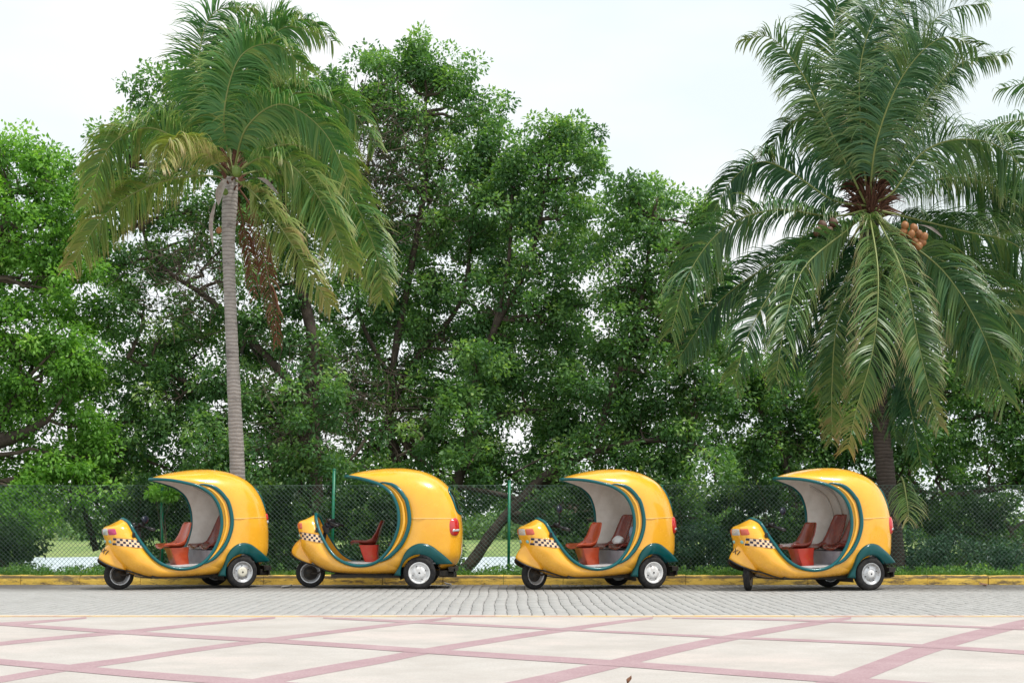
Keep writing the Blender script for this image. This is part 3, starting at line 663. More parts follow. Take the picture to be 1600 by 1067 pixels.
def nut(parent, p, r, mt):
    mb = MB(); prof_ = [(r * sin(pi * k / 8) * (1 - .12 * cos(pi * k / 8)), r * 1.18 * cos(pi * k / 8)) for k in range(9)]
    mb.lathe(prof_, 10, p, Euler((R(90) + random.uniform(-.5, .5), random.uniform(-.5, .5), 0)).to_matrix()); mb.build('coconut', mt, parent)
def spathe(parent, pts, D, wd, mt):
    cp = crom([tuple(at(p[0], p[1], D + p[2])) for p in pts], 6); n = len(cp); mb = MB(); rows = []
    for i, p in enumerate(cp):
        t = i / (n - 1); w_ = wd * sin(pi * min(1, .12 + t * .88)) ** .8; p = Vector(p)
        rows.append([p + Vector((s_ * w_, -abs(s_) * w_ * .6 + .0, 0)) for s_ in (-1, -.5, 0, .5, 1)])
    mb.grid(rows); mb.build('spathe', mt, parent)
def palm(label, trunk, D, tm, wds):
    root = empty('coconut_palm', (0, 0, 0)); tag(root, label, 'palm tree')
    pts = crom([(*at(q[0], q[1], D), q[2] / F * D / 2) for q in trunk], 14)
    mb = MB(); rr = [p[3] * (1.03 if i % 2 else .985) * random.uniform(.97, 1.03) for i, p in enumerate(pts)]; mb.tube([p[:3] for p in pts], rr, 16); mb.build('trunk', tm, root)
    return root

# slender pale palm at the left
D1 = 23.4
p1 = palm('slender coconut palm with pale ringed trunk behind the first taxi', [(374, 893, 27), (371, 740, 24), (366, 620, 21), (360, 480, 19), (357, 380, 20), (359, 320, 24), (362, 278, 20)], D1, M['trunk_a'], 0)
A = M['palm_a']; S_ = M['stalk']
FR1 = [([(362, 275), (360, 200, .2), (385, 110, .3), (440, 45, .2), (500, 52, 0)], dict(age=.08)),
       ([(360, 272), (335, 190, .3), (312, 90, .5), (335, 20, .4), (395, 12, .3)], dict(age=.05)),
       ([(363, 272), (372, 170, .8), (420, 60, 1.0), (480, 30, .8), (520, 66, .6)], dict(age=.05)),
       ([(364, 272), (400, 180, .5), (470, 145, .6), (545, 170, .4), (588, 232, .2)], dict(age=.12)),
       ([(364, 274), (385, 200, -.6), (440, 163, -.9), (505, 205, -1), (548, 290, -1)], dict(age=.12)),
       ([(365, 274), (420, 232, .2), (485, 235, .3), (550, 310, .3), (592, 410, .2), (597, 470, .2)], dict(age=.16)),
       ([(366, 276), (420, 268, .6), (490, 300, .8), (555, 370, .8), (598, 455, .7)], dict(age=.2)),
       ([(366, 280), (395, 300, -.7), (435, 350, -1.1), (480, 420, -1.3), (517, 480, -1.3)], dict(age=.34, ll=.62)),
       ([(358, 274), (320, 235, -.8), (285, 215, -1.5), (262, 225, -2.2), (250, 262, -2.7)], dict(age=.38, ll=.7)),
       ([(358, 274), (300, 235, -.2), (235, 200, -.3), (172, 228, -.3), (135, 320, -.3)], dict(age=.22, ll=.75)),
       ([(358, 278), (300, 275, .1), (230, 292, .2), (165, 335, .2), (108, 420, .2)], dict(age=.26, end_brown=.8, ll=.72)),
       ([(360, 272), (325, 215, .8), (290, 175, 1.2), (255, 185, 1.5), (225, 240, 1.6)], dict(age=.05)),
       ([(362, 270), (350, 180, -.6), (375, 90, -.9), (430, 70, -1.0), (480, 110, -1.0)], dict(age=.1)),
       ([(364, 276), (420, 215, 1.2), (500, 200, 1.6), (560, 260, 1.8)], dict(age=.15)),
       ([(362, 270), (358, 190, .5), (350, 110, .6), (380, 50, .5), (430, 30, .5)], dict(age=.02)),
       ([(363, 276), (410, 246, -.5), (460, 262, -.9), (510, 330, -1.1), (545, 420, -1.1)], dict(age=.2))]
for pts, kw in FR1: kw['age'] = kw['age'] + .05; kw.setdefault('ll', .8); frond(p1, pts, D1, A, S_, **kw)
fo = frond(p1, [(366, 285), (395, 330, .3), (412, 400, .5), (428, 480, .5), (434, 545, .5)], D1, M['palm_dead'], M['stalk_dead'], ll=.36, age=.1, nl=60, droop=2); fo['label'] = 'dead brown frond hanging down'
fo = frond(p1, [(364, 285), (378, 340, .4), (390, 400, .6), (398, 470, .6)], D1, M['palm_dead'], M['stalk_dead'], ll=.3, age=.2, nl=50, droop=2); fo['label'] = 'dead brown frond hanging down'
nut(p1, at(370, 268, D1 - .35), .085, M['nut_green']); nut(p1, at(352, 300, D1 - .22), .05, M['nut_green']); nut(p1, at(342, 360, D1 - .22), .05, M['nut_orange'])
spathe(p1, [(352, 280, -.3), (344, 300, -.4), (341, 322, -.42)], D1, .07, M['spathe'])
spathe(p1, [(336, 318, -.3), (330, 350, -.3), (333, 388, -.3)], D1, .035, M['spathe'])
spathe(p1, [(385, 280, -.5), (410, 280, -.6), (436, 305, -.6)], D1, .06, M['spathe'])
mb = MB()
for k in range(60):
    a = random.uniform(0, 2 * pi); c = at(362, random.uniform(240, 300), D1) + Vector((cos(a) * .1, sin(a) * .1, 0)); e = c + Vector((cos(a) * .16, sin(a) * .16, random.uniform(-.05, .35)))
    mb.tube([c, c.lerp(e, .5) + Vector((0, 0, .04)), e], [.02, .012, .003], 4, False)
mb.build('crown_fibre', M['fibre'], p1)

# large shaded palm at the right
D2 = 23.6
p2 = palm('big coconut palm with shaded trunk and coconuts behind the fourth taxi', [(1400, 893, 34), (1388, 780, 30), (1380, 700, 28), (1368, 560, 26), (1360, 420, 26), (1358, 340, 30), (1358, 300, 22)], D2 + 1, M['trunk_b'], 0)
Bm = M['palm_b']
FR2 = [([(1355, 320), (1352, 230, -.1), (1358, 130, -.1), (1385, 35, -.2), (1445, -40, -.3), (1510, -30, -.3)], dict(age=.1, ll=.95)),
       ([(1358, 318), (1380, 210, .4), (1420, 90, .6), (1475, 20, .7), (1540, 5, .7)], dict(age=.08)),
       ([(1352, 318), (1325, 262, -.2), (1285, 180, -.3), (1250, 110, -.4), (1205, 60, -.5), (1160, 62, -.5)], dict(age=.16, ll=.7)),
       ([(1354, 315), (1330, 200, .5), (1305, 90, .8), (1310, 0, .9), (1345, -60, .9)], dict(age=.08)),
       ([(1360, 318), (1400, 262, .1), (1440, 170, .1), (1500, 100, 0), (1575, 85, -.1)], dict(age=.1, ll=.7)),
       ([(1360, 320), (1395, 300, -.3), (1440, 240, -.5), (1500, 218, -.7), (1570, 235, -.8), (1630, 310, -.9)], dict(age=.14)),
       ([(1362, 326), (1440, 345, -.1), (1510, 362, -.2), (1590, 385, -.3), (1670, 470, -.3)], dict(age=.12)),
       ([(1362, 324), (1440, 345, .6), (1520, 350, .8), (1600, 325, .9), (1680, 350, 1)], dict(age=.12)),
       ([(1354, 322), (1300, 312, -.1), (1240, 272, -.1), (1190, 253, -.1), (1145, 280, -.1), (1115, 330, -.1)], dict(age=.02, ll=.75)),
       ([(1354, 328), (1300, 338, -.3), (1210, 328, -.5), (1130, 358, -.7), (1075, 430, -.8), (1048, 520, -.8)], dict(age=.1, ll=.85)),
       ([(1354, 332), (1290, 370, .4), (1200, 415, .5), (1120, 475, .6), (1060, 560, .6)], dict(age=.0, ll=.9)),
       ([(1355, 334), (1315, 362, -.5), (1230, 425, -.8), (1175, 510, -.9), (1145, 600, -.9)], dict(age=.06, ll=.8)),
       ([(1356, 334), (1320, 362, -.9), (1255, 420, -1.5), (1228, 500, -1.8), (1212, 590, -1.8)], dict(age=.16, ll=.75)),
       ([(1358, 336), (1360, 345, -1), (1372, 430, -1.9), (1365, 540, -2.1), (1338, 640, -2.1), (1325, 700, -2.1)], dict(age=.22, ll=.7, end_brown=.9)),
       ([(1360, 336), (1375, 350, -.9), (1415, 440, -1.6), (1440, 560, -1.8), (1468, 665, -1.8)], dict(age=.2, ll=.62, end_brown=.9)),
       ([(1362, 332), (1400, 365, -.5), (1475, 425, -.9), (1535, 520, -1), (1572, 630, -1)], dict(age=.12, ll=.95)),
       ([(1362, 330), (1440, 390, -.1), (1530, 440, -.3), (1600, 520, -.4), (1640, 610, -.4)], dict(age=.14, ll=.85)),
       ([(1360, 336), (1385, 420, .5), (1400, 540, .8), (1425, 650, .8), (1440, 730, .8)], dict(age=.0, ll=.7)),
       ([(1356, 336), (1330, 420, .4), (1300, 520, .6), (1275, 610, .6)], dict(age=.0, ll=.8)),
       ([(1357, 336), (1350, 420, -.6), (1310, 500, -.9), (1300, 600, -.9), (1300, 690, -.9)], dict(age=.18, ll=.55, end_brown=.9)),
       ([(1360, 336), (1375, 430, .9), (1385, 560, 1), (1400, 690, .9)], dict(age=.0, ll=.75)),
       ([(1358, 336), (1350, 440, .8), (1352, 560, .9), (1360, 660, .8)], dict(age=.05, ll=.7)),
       ([(1360, 336), (1400, 430, .4), (1430, 540, .3), (1450, 640, .2)], dict(age=.05, ll=.75)),
       ([(1360, 334), (1440, 410, .4), (1500, 500, .2), (1530, 610, .1)], dict(age=.06, ll=.8)),
       ([(1356, 336), (1300, 420, .6), (1250, 500, .8), (1215, 600, .8)], dict(age=.0, ll=.8)),
       ([(1362, 328), (1450, 350, .3), (1540, 420, .2), (1620, 540, .1), (1650, 640, .1)], dict(age=.1, ll=.9)),
       ([(1360, 322), (1430, 290, .5), (1520, 280, .6), (1610, 340, .6), (1660, 440, .6)], dict(age=.1, ll=.9)),
       ([(1360, 334), (1420, 400, .7), (1500, 500, .9), (1545, 600, 1)], dict(age=.0, ll=.8)),
       ([(1358, 318), (1370, 220, -.6), (1410, 120, -1), (1470, 60, -1.2), (1530, 75, -1.3)], dict(age=.1, ll=.8)),
       ([(1360, 322), (1420, 270, .9), (1480, 255, 1.2), (1550, 290, 1.4), (1600, 370, 1.5)], dict(age=.1)),
       ([(1354, 318), (1320, 250, .9), (1270, 190, 1.3), (1230, 195, 1.5), (1200, 240, 1.6)], dict(age=.02, ll=.7)),
       ([(1356, 316), (1345, 200, -.5), (1345, 100, -.8), (1370, 20, -1), (1410, -20, -1.1)], dict(age=.1, ll=.8)),
       ([(1408, 745, .6), (1412, 755, .4), (1418, 790, .2), (1420, 815, .1)], dict(age=.3, ll=.5, nl=30))]
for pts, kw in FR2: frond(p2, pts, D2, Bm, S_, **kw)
for q in [(1285, 352), (1295, 362), (1278, 362), (1302, 348)]: nut(p2, at(*q, D2 - .75 + random.uniform(-.1, .1)), .075, M['nut_brown'])
for q in [(1414, 352), (1428, 356), (1424, 366), (1436, 366), (1441, 378), (1430, 378), (1412, 362), (1444, 370), (1436, 384)]: nut(p2, at(*q, D2 - 1.0 + random.uniform(-.12, .12)), .064, M['nut_orange'])
spathe(p2, [(1420, 350, -.3), (1450, 355, -.4), (1474, 372, -.4)], D2, .05, M['spathe'])
mb = MB()
for k in range(230):
    a = random.uniform(0, 2 * pi); c = at(1357, random.uniform(275, 345), D2 + .3) + Vector((cos(a) * .16, sin(a) * .2 - .1, 0)); e = c + Vector((cos(a) * random.uniform(.15, .5), sin(a) * .35, random.uniform(-.12, .4)))
    mb.tube([c, c.lerp(e, .5) + Vector((0, 0, .05)), e], [.024, .014, .004], 4, False)
mb.build('crown_fibre', M['fibre'], p2)
# third palm, its trunk outside the frame on the right
p3 = palm('coconut palm outside the right edge, only fronds reaching in', [(1760, 893, 30), (1755, 600, 26), (1750, 250, 24)], 25.5, M['trunk_b'], 0)
for pts in ([(1750, 240), (1680, 190, -.2), (1600, 188, -.4), (1530, 205, -.5), (1490, 245, -.5)], [(1750, 235), (1690, 150, .2), (1620, 130, .3), (1560, 140, .3)], [(1750, 245), (1690, 250, .1), (1610, 300, .2), (1560, 380, .2)], [(1750, 235), (1770, 120), (1830, 60)], [(1750, 245), (1830, 260), (1900, 340)], [(1750, 250), (1690, 330, -.4), (1640, 450, -.5)], [(1750, 250), (1680, 290, -.6), (1600, 380, -.9), (1565, 500, -1)], [(1750, 250), (1690, 360, .3), (1620, 470, .4), (1585, 600, .4)], [(1750, 245), (1660, 230, .6), (1560, 290, .8), (1520, 380, .8)]):
    frond(p3, pts, 25.5, Bm, S_, age=.1, ll=.75, nl=70)

# ------------------------------------------------------------------ egg-shaped taxi
OP = [(-1.20, 1.745), (-1.10, 1.783), (-.93, 1.822), (-.70, 1.855), (-.45, 1.872), (-.2, 1.862), (.08, 1.80), (.33, 1.665), (.50, 1.47), (.60, 1.22), (.640, .97), (.642, .72), (.61, .47), (.47, .31), (.1, .25), (-.3, .222), (-.7, .212), (-1.05, .216), (-1.35, .238), (-1.57, .30), (-1.72, .40), (-1.83, .52), (-1.885, .66), (-1.90, .80), (-1.935, .92), (-1.93, 1.025), (-1.82, 1.075), (-1.665, 1.153)]
IP = [(-1.20, 1.742), (-1.13, 1.735), (-.96, 1.708), (-.76, 1.655), (-.603, 1.597), (-.4526, 1.487), (-.37, 1.36), (-.325, 1.22), (-.3125, 1.08), (-.32, .96), (-.345, .862), (-.385, .75), (-.44, .645), (-.515, .54), (-.6, .455), (-.69, .40), (-.8, .367), (-.948, .356), (-1.1, .385), (-1.235, .445), (-1.336, .525), (-1.42, .63), (-1.49, .745), (-1.545, .85), (-1.585, .94), (-1.615, 1.03), (-1.638, 1.10), (-1.66, 1.151)]
WP = [0, .19, .34, .44, .50, .55, .585, .605, .615, .62, .62, .615, .61, .60, .59, .58, .565, .545, .515, .485, .455, .42, .385, .345, .305, .26, .19, .02]
PP = [2.0] * 5 + [2.3, 2.5] + [2.8] * 6 + [2.6] + [3.2] * 5 + [2.6] * 3 + [3.0] * 4 + [2.4, 2]
ctl = [(*o_, *i_, w_, p_) for o_, i_, w_, p_ in zip(OP, IP, WP, PP)]
NS = 8; TAB = np.array(crom(ctl, NS))
def body(u, v):
    """surface point at station u (0..27) and lateral fraction v (-1..1); negative v is the near side"""
    q = min(max(u, 0), 27) * NS; i = min(int(q), len(TAB) - 2); r = TAB[i] * (1 - (q - i)) + TAB[i + 1] * (q - i)
    p = max(r[5], 1.5); a = min(abs(v), 1); s = 1 - (1 - a ** p) ** (1 / p)
    return Vector((r[0] + (r[2] - r[0]) * s, r[4] * v, r[1] + (r[3] - r[1]) * s))
def bnorm(u, v):
    e = .02; v = max(min(v, .985), -.985); a = body(u + e, v) - body(u - e, v); b = body(u, v + e * .5) - body(u, v - e * .5)
    n = a.cross(b)
    if n.length < 1e-9: return Vector((0, 0, 1))
    n.normalize(); c = body(u, v) - Vector((-.5, 0, 1.0))
    return n if n.dot(c) > 0 else -n
GU = [(u / 8, v / 60) for u in range(27 * 8 + 1) for v in range(0, 61)]
GP = np.array([tuple(body(*g)) for g in GU])
def y_at(x, z):
    d = (GP[:, 0] - x) ** 2 + (GP[:, 2] - z) ** 2; i = np.argpartition(d, 4)[:4]; w_ = 1 / (d[i] + 1e-6); return float((GP[i, 1] * w_).sum() / w_.sum())

def patch(u0, u1, v0, v1, off, n=10, m=10, dome=0, sup=4):
    """superelliptic patch lying on the body, raised along the normal"""
    mb = MB(); rows = []
    for i in range(n + 1):
        row = []
        for j in range(m + 1):
            a = -1 + 2 * i / n; b = -1 + 2 * j / m
            k = (abs(a) ** sup + abs(b) ** sup) ** (1 / sup); mxx = max(abs(a), abs(b), 1e-6); f = mxx / k if k > 0 else 1
            a2, b2 = a * f, b * f
            u = (u0 + u1) / 2 + a2 * (u1 - u0) / 2; v = (v0 + v1) / 2 + b2 * (v1 - v0) / 2
            e = 1 - mxx ** 3
            row.append(body(u, v) + bnorm(u, v) * (off * (1 if mxx < .999 else -.3) + dome * e))
        rows.append(row)
    mb.grid(rows); return mb
def solid(o, th, off=-1, mo=None):
    m = o.modifiers.new('solid', 'SOLIDIFY'); m.thickness = th; m.offset = off
    if mo: m.material_offset = mo
    return o

def fender_mb(sg):
    mb = MB(); rows = []
    outer = crom([(-.385, .215), (-.30, .36), (-.225, .54), (-.12, .65), (.02, .698), (.17, .665), (.29, .58), (.41, .48), (.505, .385)], 4)
    n = len(outer)
    for i, q in enumerate(outer):
        t = i / (n - 1); a = R(188) - R(188 - 28) * t; en = 1
        inner = (0.0 + .292 * cos(a) , .245 + .292 * sin(a)); 
        row = []
        pin = np.array(inner); po = np.array(q)
        for w_ in (-.001, 0, .12, .35, .6, .85, 1, 1.03):
            P_ = pin + (po - pin) * max(0, min(w_, 1))
            yb = min(y_at(*P_), .62) if P_[1] > .38 else .575
            y = max(yb, .56) + .012 + .035 * sin(pi * min(1, max(0, 1 - w_)) ** .6 * .5) if w_ < 1 else max(yb, .555) + .010
            if w_ > 1: y = max(yb, .555) - .03
            if w_ < 0: y -= .13
            y -= .05 * max(0, (t - .72) / .28) ** 1.5
            row.append((P_[0], sg * y, P_[1]))
        rows.append(row)
    mb.grid(rows if sg > 0 else [r[::-1] for r in rows]); return mb

def wheel(name, root, c, r, wd, style, yaw=0, sg=-1):
    wr = MB(); k = r - .092 if style != 'front' else r - .075; h = wd / 2
    Mx = Matrix.Rotation(yaw, 3, 'Z'); c = Vector(c)
    wr.lathe([(k, -h * .75), (k + .012, -h), (r - .035, -h), (r - .014, -h * .88), (r - .002, -h * .6), (r, -h * .2), (r - .006, -h * .12), (r - .006, h * .12), (r, h * .2), (r - .002, h * .6), (r - .014, h * .88), (r - .035, h), (k + .012, h), (k, h * .75)], 40, c, Mx)
    t = wr.build('wheel', M['tyre'], root)
    rm = MB(); m = M['rim_silver'] if style in ('cream', 'silver', 'front') else M['rim_white']
    for s in (-1, 1):
        if style == 'front': rm.lathe([(k + .006, s * h * .96), (k - .004, s * h * .98), (k - .012, s * h * .8), (k - .022, s * h * .55), (k - .034, s * h * .35), (k - .04, s * h * .15)], 32, c, Mx)
        else: rm.lathe([(k + .008, s * h * .97), (k - .003, s * h * 1.0), (k - .014, s * h * .86), (k - .022, s * h * .62), (k - .05, s * h * .56), (k - .062, s * h * .7), (.07, s * h * .78), (.04, s * h * .84), (.001, s * h * .86)], 32, c, Mx)
    rm.build('rim', m, t)
    hb = MB()
    if style == 'cream': hb.lathe([(.078, -h * .84), (.07, -h * .96), (.045, -h * 1.0), (.001, -h * 1.02)], 24, c, Mx)
    elif style == 'silver': hb.lathe([(.06, -h * .82), (.05, -h * 1.0), (.035, -h * 1.03), (.001, -h * 1.04)], 24, c, Mx)
    elif style == 'white': hb.lathe([(.1, -h * .72), (.092, -h * .9), (.05, -h * .93), (.001, -h * .94)], 24, c, Mx)
    else:
        for s in (-1, 1): hb.lathe([(k - .036, s * h * .14), (.085, s * h * .3), (.075, s * h * .5), (.07, s * h * .8), (.05, s * h * 1.0), (.03, s * h * 1.25), (.001, s * h * 1.3)], 20, c, Mx)
    hb.build('hub', {'cream': M['cream'], 'silver': M['rim_white'], 'white': M['rim_white'], 'front': M['dark']}[style], t)
    if style != 'front':
        ct = MB(); ct.lathe([(.014, -h * 1.05), (.012, -h * 1.1), (.001, -h * 1.12)], 12, c, Mx); ct.build('centre_nut', M['black'], t)
        lg = MB()
        for q in range(4 if style != 'cream' else 5):
            a = q * 2 * pi / (4 if style != 'cream' else 5) + .4; pp = Mx @ Vector((.105 * cos(a), -h * .80, .105 * sin(a))); lg.lathe([(.009, .004), (.007, -.012), (.001, -.014)], 6, c + pp, Mx)
        lg.build('wheel_nuts', M['dark'], t)
    return t

def bucket(root, c, mt, wd=.42, name='seat', hb=.40, back_lean=.13, rz=0):
    prof_ = crom([(-.235, -.012), (-.20, .018), (-.10, .012), (.03, -.008), (.12, .004), (.165, .05), (.19, .13), (.19 + back_lean * .45, .08 + hb * .5), (.19 + back_lean, .05 + hb), (.20 + back_lean, .075 + hb)], 4)
    n = len(prof_); rows = []; rot = Matrix.Rotation(rz, 3, 'Z')
    for i, p in enumerate(prof_):
        t = i / (n - 1); row = []
        w_ = wd / 2 * (1 - .10 * max(0, (.2 - t) / .2) ** 2) * (1 - .45 * max(0, (t - .62) / .38) ** 2.2)
        cv = .045 + .07 * math.exp(-((t - .48) / .16) ** 2)
        for j in range(11):
            s = -1 + j / 5; e = abs(s) ** 2.6
            dx, dz = (p[0], p[1] + cv * e) if t < .4 else ((p[0] - cv * e * min(1, (t - .4) * 4), p[1] + cv * e * max(0, 1 - (t - .4) * 3)))
            row.append(rot @ Vector((dx, s * w_, dz)) + Vector(c))
        rows.append(row)
    mb = MB(); mb.grid(rows); o = mb.build(name, mt, root); solid(o, .012, 0); return o

def make_taxi(loc, rz, label, hub, seat_m, skirt_m, steer, lamp_m, tail, text, ribs=True, mirror=(-1.36, -.33, 1.17), pitch=0):
    root = empty('egg_taxi', loc, rz); tag(root, label, 'taxi', 'yellow three-wheeled taxis parked in a row')
    # shell
    NU, NV = 27 * 8, 40; vs = []; fs = []; mi = []
    for i in range(NU + 1):
        for j in range(NV + 1):
            v = -1 + 2 * j / NV; v = math.copysign(abs(v) ** .85, v); vs.append(body(i / 8, v))
    for i in range(NU):
        for j in range(NV):
            a = i * (NV + 1) + j; f = (a, a + NV + 1, a + NV + 2, a + 1); c = sum((vs[k] for k in f), Vector()) / 4
            if (c.x ** 2 + (c.z - .245) ** 2) < .318 ** 2 and abs(c.y) > .22: continue
            fs.append(f); mi.append(0 if i < 13.4 * 8 else 2)
    me_ = bpy.data.meshes.new('body'); me_.from_pydata([tuple(v) for v in vs], [], fs); me_.polygons.foreach_set('material_index', mi); me_.polygons.foreach_set('use_smooth', [True] * len(fs))
    bm = bmesh.new(); bm.from_mesh(me_); bmesh.ops.remove_doubles(bm, verts=bm.verts, dist=.0008); bmesh.ops.recalc_face_normals(bm, faces=bm.faces)
    top = max(bm.faces, key=lambda f: f.calc_center_median().z)
    if top.normal.z < 0: bmesh.ops.reverse_faces(bm, faces=bm.faces)
    bm.to_mesh(me_); bm.free()
    for m in ('yellow', 'white_in', 'yellow', 'yellow'): me_.materials.append(M[m])
    bo = link('body', me_, root); solid(bo, .022, -1, 1)
    # rim round the cabin opening, one closed loop through both sides
    lp = [body(u / 6, -1) for u in range(0, 27 * 6 + 1)] + [body(u / 6, 1) for u in range(27 * 6 - 1, 0, -1)]
    mb = MB(); mb.tube([p + Vector((0, math.copysign(.004, p.y), 0)) for p in lp], .025, 10, closed=True); mb.build('opening_trim', M['teal'], root)
    # swoosh behind the opening and the raised yellow roll between
    for sg in (-1, 1):
        pts = []; rd = []; ins = []
        K = 46
        for k in range(K + 1):
            t = k / K; u = 3.8 + (14.6 - 3.8) * t; d = .175 * sin(pi * t ** .8) ** .75 if 0 < t < 1 else 0
            r = TAB[min(int(u * NS), len(TAB) - 1)]; ln = math.hypot(r[2] - r[0], r[3] - r[1]); s = min(d / ln, .9); p_ = r[5]
            v = (1 - (1 - s) ** p_) ** (1 / p_); v2 = (1 - s) ; vv = (1 - (s) ** p_) ** (1 / p_)
            # lateral fraction whose lerp parameter is 1 - s
            sv = 1 - s; vv = (1 - (1 - sv) ** p_) ** (1 / p_)
            pts.append(body(u, sg * vv) + bnorm(u, sg * vv) * .012); rd.append(.006 + .026 * min(1, 2.6 * sin(pi * t)))
            s2 = s * .5; vm = (1 - s2 ** p_) ** (1 / p_); ins.append(body(u, sg * vm) + Vector((0, sg * .004, 0)))
        mb = MB(); mb.tube(pts, rd, 8); mb.build('side_swoosh', M['teal'], root)
        mb = MB(); mb.tube(ins[3:-3], [.003 + .021 * sin(pi * (k + 1) / (K - 3)) ** .5 for k in range(len(ins) - 6)], 10); mb.build('raised_roll', M['yellow'], root)
        fm = fender_mb(sg).build('rear_fender', M['teal_dark'], root); solid(fm, .012, 0)
        # seam between upper and lower moulding
        sp = [(x, 1.084) for x in np.linspace(-.115, .56, 16)]
        mb = MB(); mb.tube([(x, sg * (y_at(x, z) + .002), z) for x, z in sp], .005, 6); mb.build('body_seam', M['seam'], root)
        # tail lamp
        if tail == 'small':
            tl = patch(9.25, 9.75, sg * .40, sg * .60, .012, 8, 8, .012).build('tail_lamp', M['lamp_red'], root)
            patch(9.68, 9.95, sg * .40, sg * .58, .014, 6, 6, .006).build('lens', M['lamp_white'], tl)
        else:
            tl = patch(9.42, 10.62, sg * .50, sg * .75, .014, 14, 10, .022, 3).build('tail_lamp', M['lamp_red'], root)
            patch(10.12, 10.38, sg * .52, sg * .73, .036, 4, 8, .004, 6).build('lens', M['lamp_white'], tl)
        # wheel well
        mb = MB(); rows = [[(.312 * cos(a), sg * y, .245 + .312 * sin(a)) for y in (.20, .585)] for a in np.linspace(R(-12), R(200), 18)]
        mb.grid(rows); mb.add([(0, sg * .2, .245)] + [(.312 * cos(a), sg * .2, .245 + .312 * sin(a)) for a in np.linspace(R(-12), R(200), 18)], [(0, k, k + 1) for k in range(1, 18)]); mb.build('wheel_well', M['dark'], root)
        # lamps on the nose
        ll_ = patch(23.95, 24.85, sg * .44, sg * .86, .004, 10, 10, .006, 9).build('turn_lamp', M[lamp_m], root)
        if sg < 0: patch(23.95, 24.85, -.42, .42, .004, 10, 12, .006, 9).build('headlamp', M['lamp_white'], root)
        patch(22.9, 23.35, sg * .24, sg * .46, .006, 10, 10, .014, 2).build('round_lamp', M['lamp_teal'], root)
        # chequered band
        z0 = lambda x: .872 - .16 * (x + 1.86); cb = MB(); cw = MB()
        xs_ = [-1.885 + .0385 * k for k in range(11)]
        def sp_(x, z, o_): return (x - .3 * o_, sg * (y_at(x, z) + o_), z)
        rows = [[sp_(x, z0(x) - hh_ * .037, .0035) for hh_ in range(4)] for x in xs_]
        lim = lambda x: True
        cw.grid(rows if sg > 0 else [r[::-1] for r in rows]); cw.build('chequer_ground', M['check_cream'], root)
        for k in range(10):
            for h2 in range(3):
                if (k + h2) % 2: continue
                xa, xb = xs_[k] + .002, xs_[k + 1] - .002
                qv = [sp_(xa, z0(xa) - h2 * .037 - .003, .0065), sp_(xb, z0(xb) - h2 * .037 - .003, .0065), sp_(xb, z0(xb) - (h2 + 1) * .037 + .003, .0065), sp_(xa, z0(xa) - (h2 + 1) * .037 + .003, .0065)]
                cb.add(qv, [(0, 1, 2, 3)])
        cb.build('chequer_squares', M['navy'], root, smooth=False)
        mb = MB(); mb.tube([sp_(x, z0(x) + .012, .0) for x in np.linspace(-1.88, -1.52, 12)], .007, 6); mb.build('nose_crease', M['yellow'], root)
    # nose hood above the front wheel
    hd = MB(); rows = []
    cx, cz = -1.70, .565; tilt = R(-14)
    for i in range(11):
        a = pi / 2 * (i / 10)                       # from the rear top to the front rim
        row = []
        for j in range(17):
            b = -pi / 2 + pi * j / 16
            x = -.362 * sin(a) * cos(b) ** .9 if abs(abs(b) - pi / 2) > 1e-6 else 0; y = .215 * sin(b) * (1 - .0 * a); z = .27 * cos(a) * cos(b) ** .35 if abs(abs(b) - pi / 2) > 1e-6 else 0
            y *= (.62 + .38 * sin(a) ** .8)
            xr = x * cos(tilt) - z * sin(tilt); zr = x * sin(-tilt) * -1 * -1 + z * cos(tilt)
            row.append((cx + x * cos(tilt) + z * .15, y, cz + z - abs(y) * .42 - .10 * (1 - cos(b)) * sin(a)))
        rows.append(row)
    hd.grid(rows); ho = hd.build('nose_hood', [M['yellow'], M['dark']], root); solid(ho, .012, -1, 1)
    mb = MB(); mb.tube([(p[0] - .002, p[1], p[2] - .006) for p in rows[-1]], .0125, 6); mb.build('hood_edge', M['black'], root)
    # the dark arch that runs from the hood edge back along the belly
    for sg in (-1, 1):
        e = rows[-1][0 if sg < 0 else -1]
        pth = crom([(e[0] - .01, sg * abs(e[1]), e[2]), (-1.57, sg * .27, .32), (-1.42, sg * .32, .265), (-1.2, sg * .36, .24), (-.8, sg * .40, .22), (-.42, sg * .42, .215)], 6)
        mb = MB(); mb.tube(pth, .013, 6); mb.build('sill_edge', M['dark'], root)
    # cabin floor, bench
    mb = MB(); xs2 = np.linspace(-1.30, .30, 14)
    mb.grid([[(x, s * (.50 if x > -1 else .50 - (-1 - x) * .55), .385) for s in (-1, 1)] for x in xs2]); solid(mb.build('cabin_floor', M['floor_paint'], root, smooth=False), .02)
    mb = MB(); mb.box((-.13, 0, .50), (.66, .98, .22)); mb.build('bench_box', M['lilac'], root, smooth=False)
    for y in (-.24, .24): bucket(root, (-.24, y, .635), M['maroon'], .44, 'passenger_seat', .43, .15)
    # driver's seat on its moulded pedestal
    ds = bucket(root, (-.865, 0, .675), seat_m, .42, 'driver_seat', .30, .08)
    mb = MB(); rows = []
    for (z, x0, x1, hw) in ((.67, -.98, -.68, .175), (.64, -.96, -.68, .16), (.54, -.93, -.69, .145), (.395, -.88, -.68, .14)):
        rows.append([Vector((x, y, z)) for x, y in ((x0, -hw * .9), (x0 + .02, -hw), ((x0 + x1) / 2, -hw * 1.05), (x1 - .02, -hw), (x1, -hw * .9), (x1, hw * .9), (x1 - .02, hw), ((x0 + x1) / 2, hw * 1.05), (x0 + .02, hw), (x0, hw * .9), (x0, -hw * .9))])
    mb.grid(rows); mb.build('seat_pedestal', skirt_m, root)
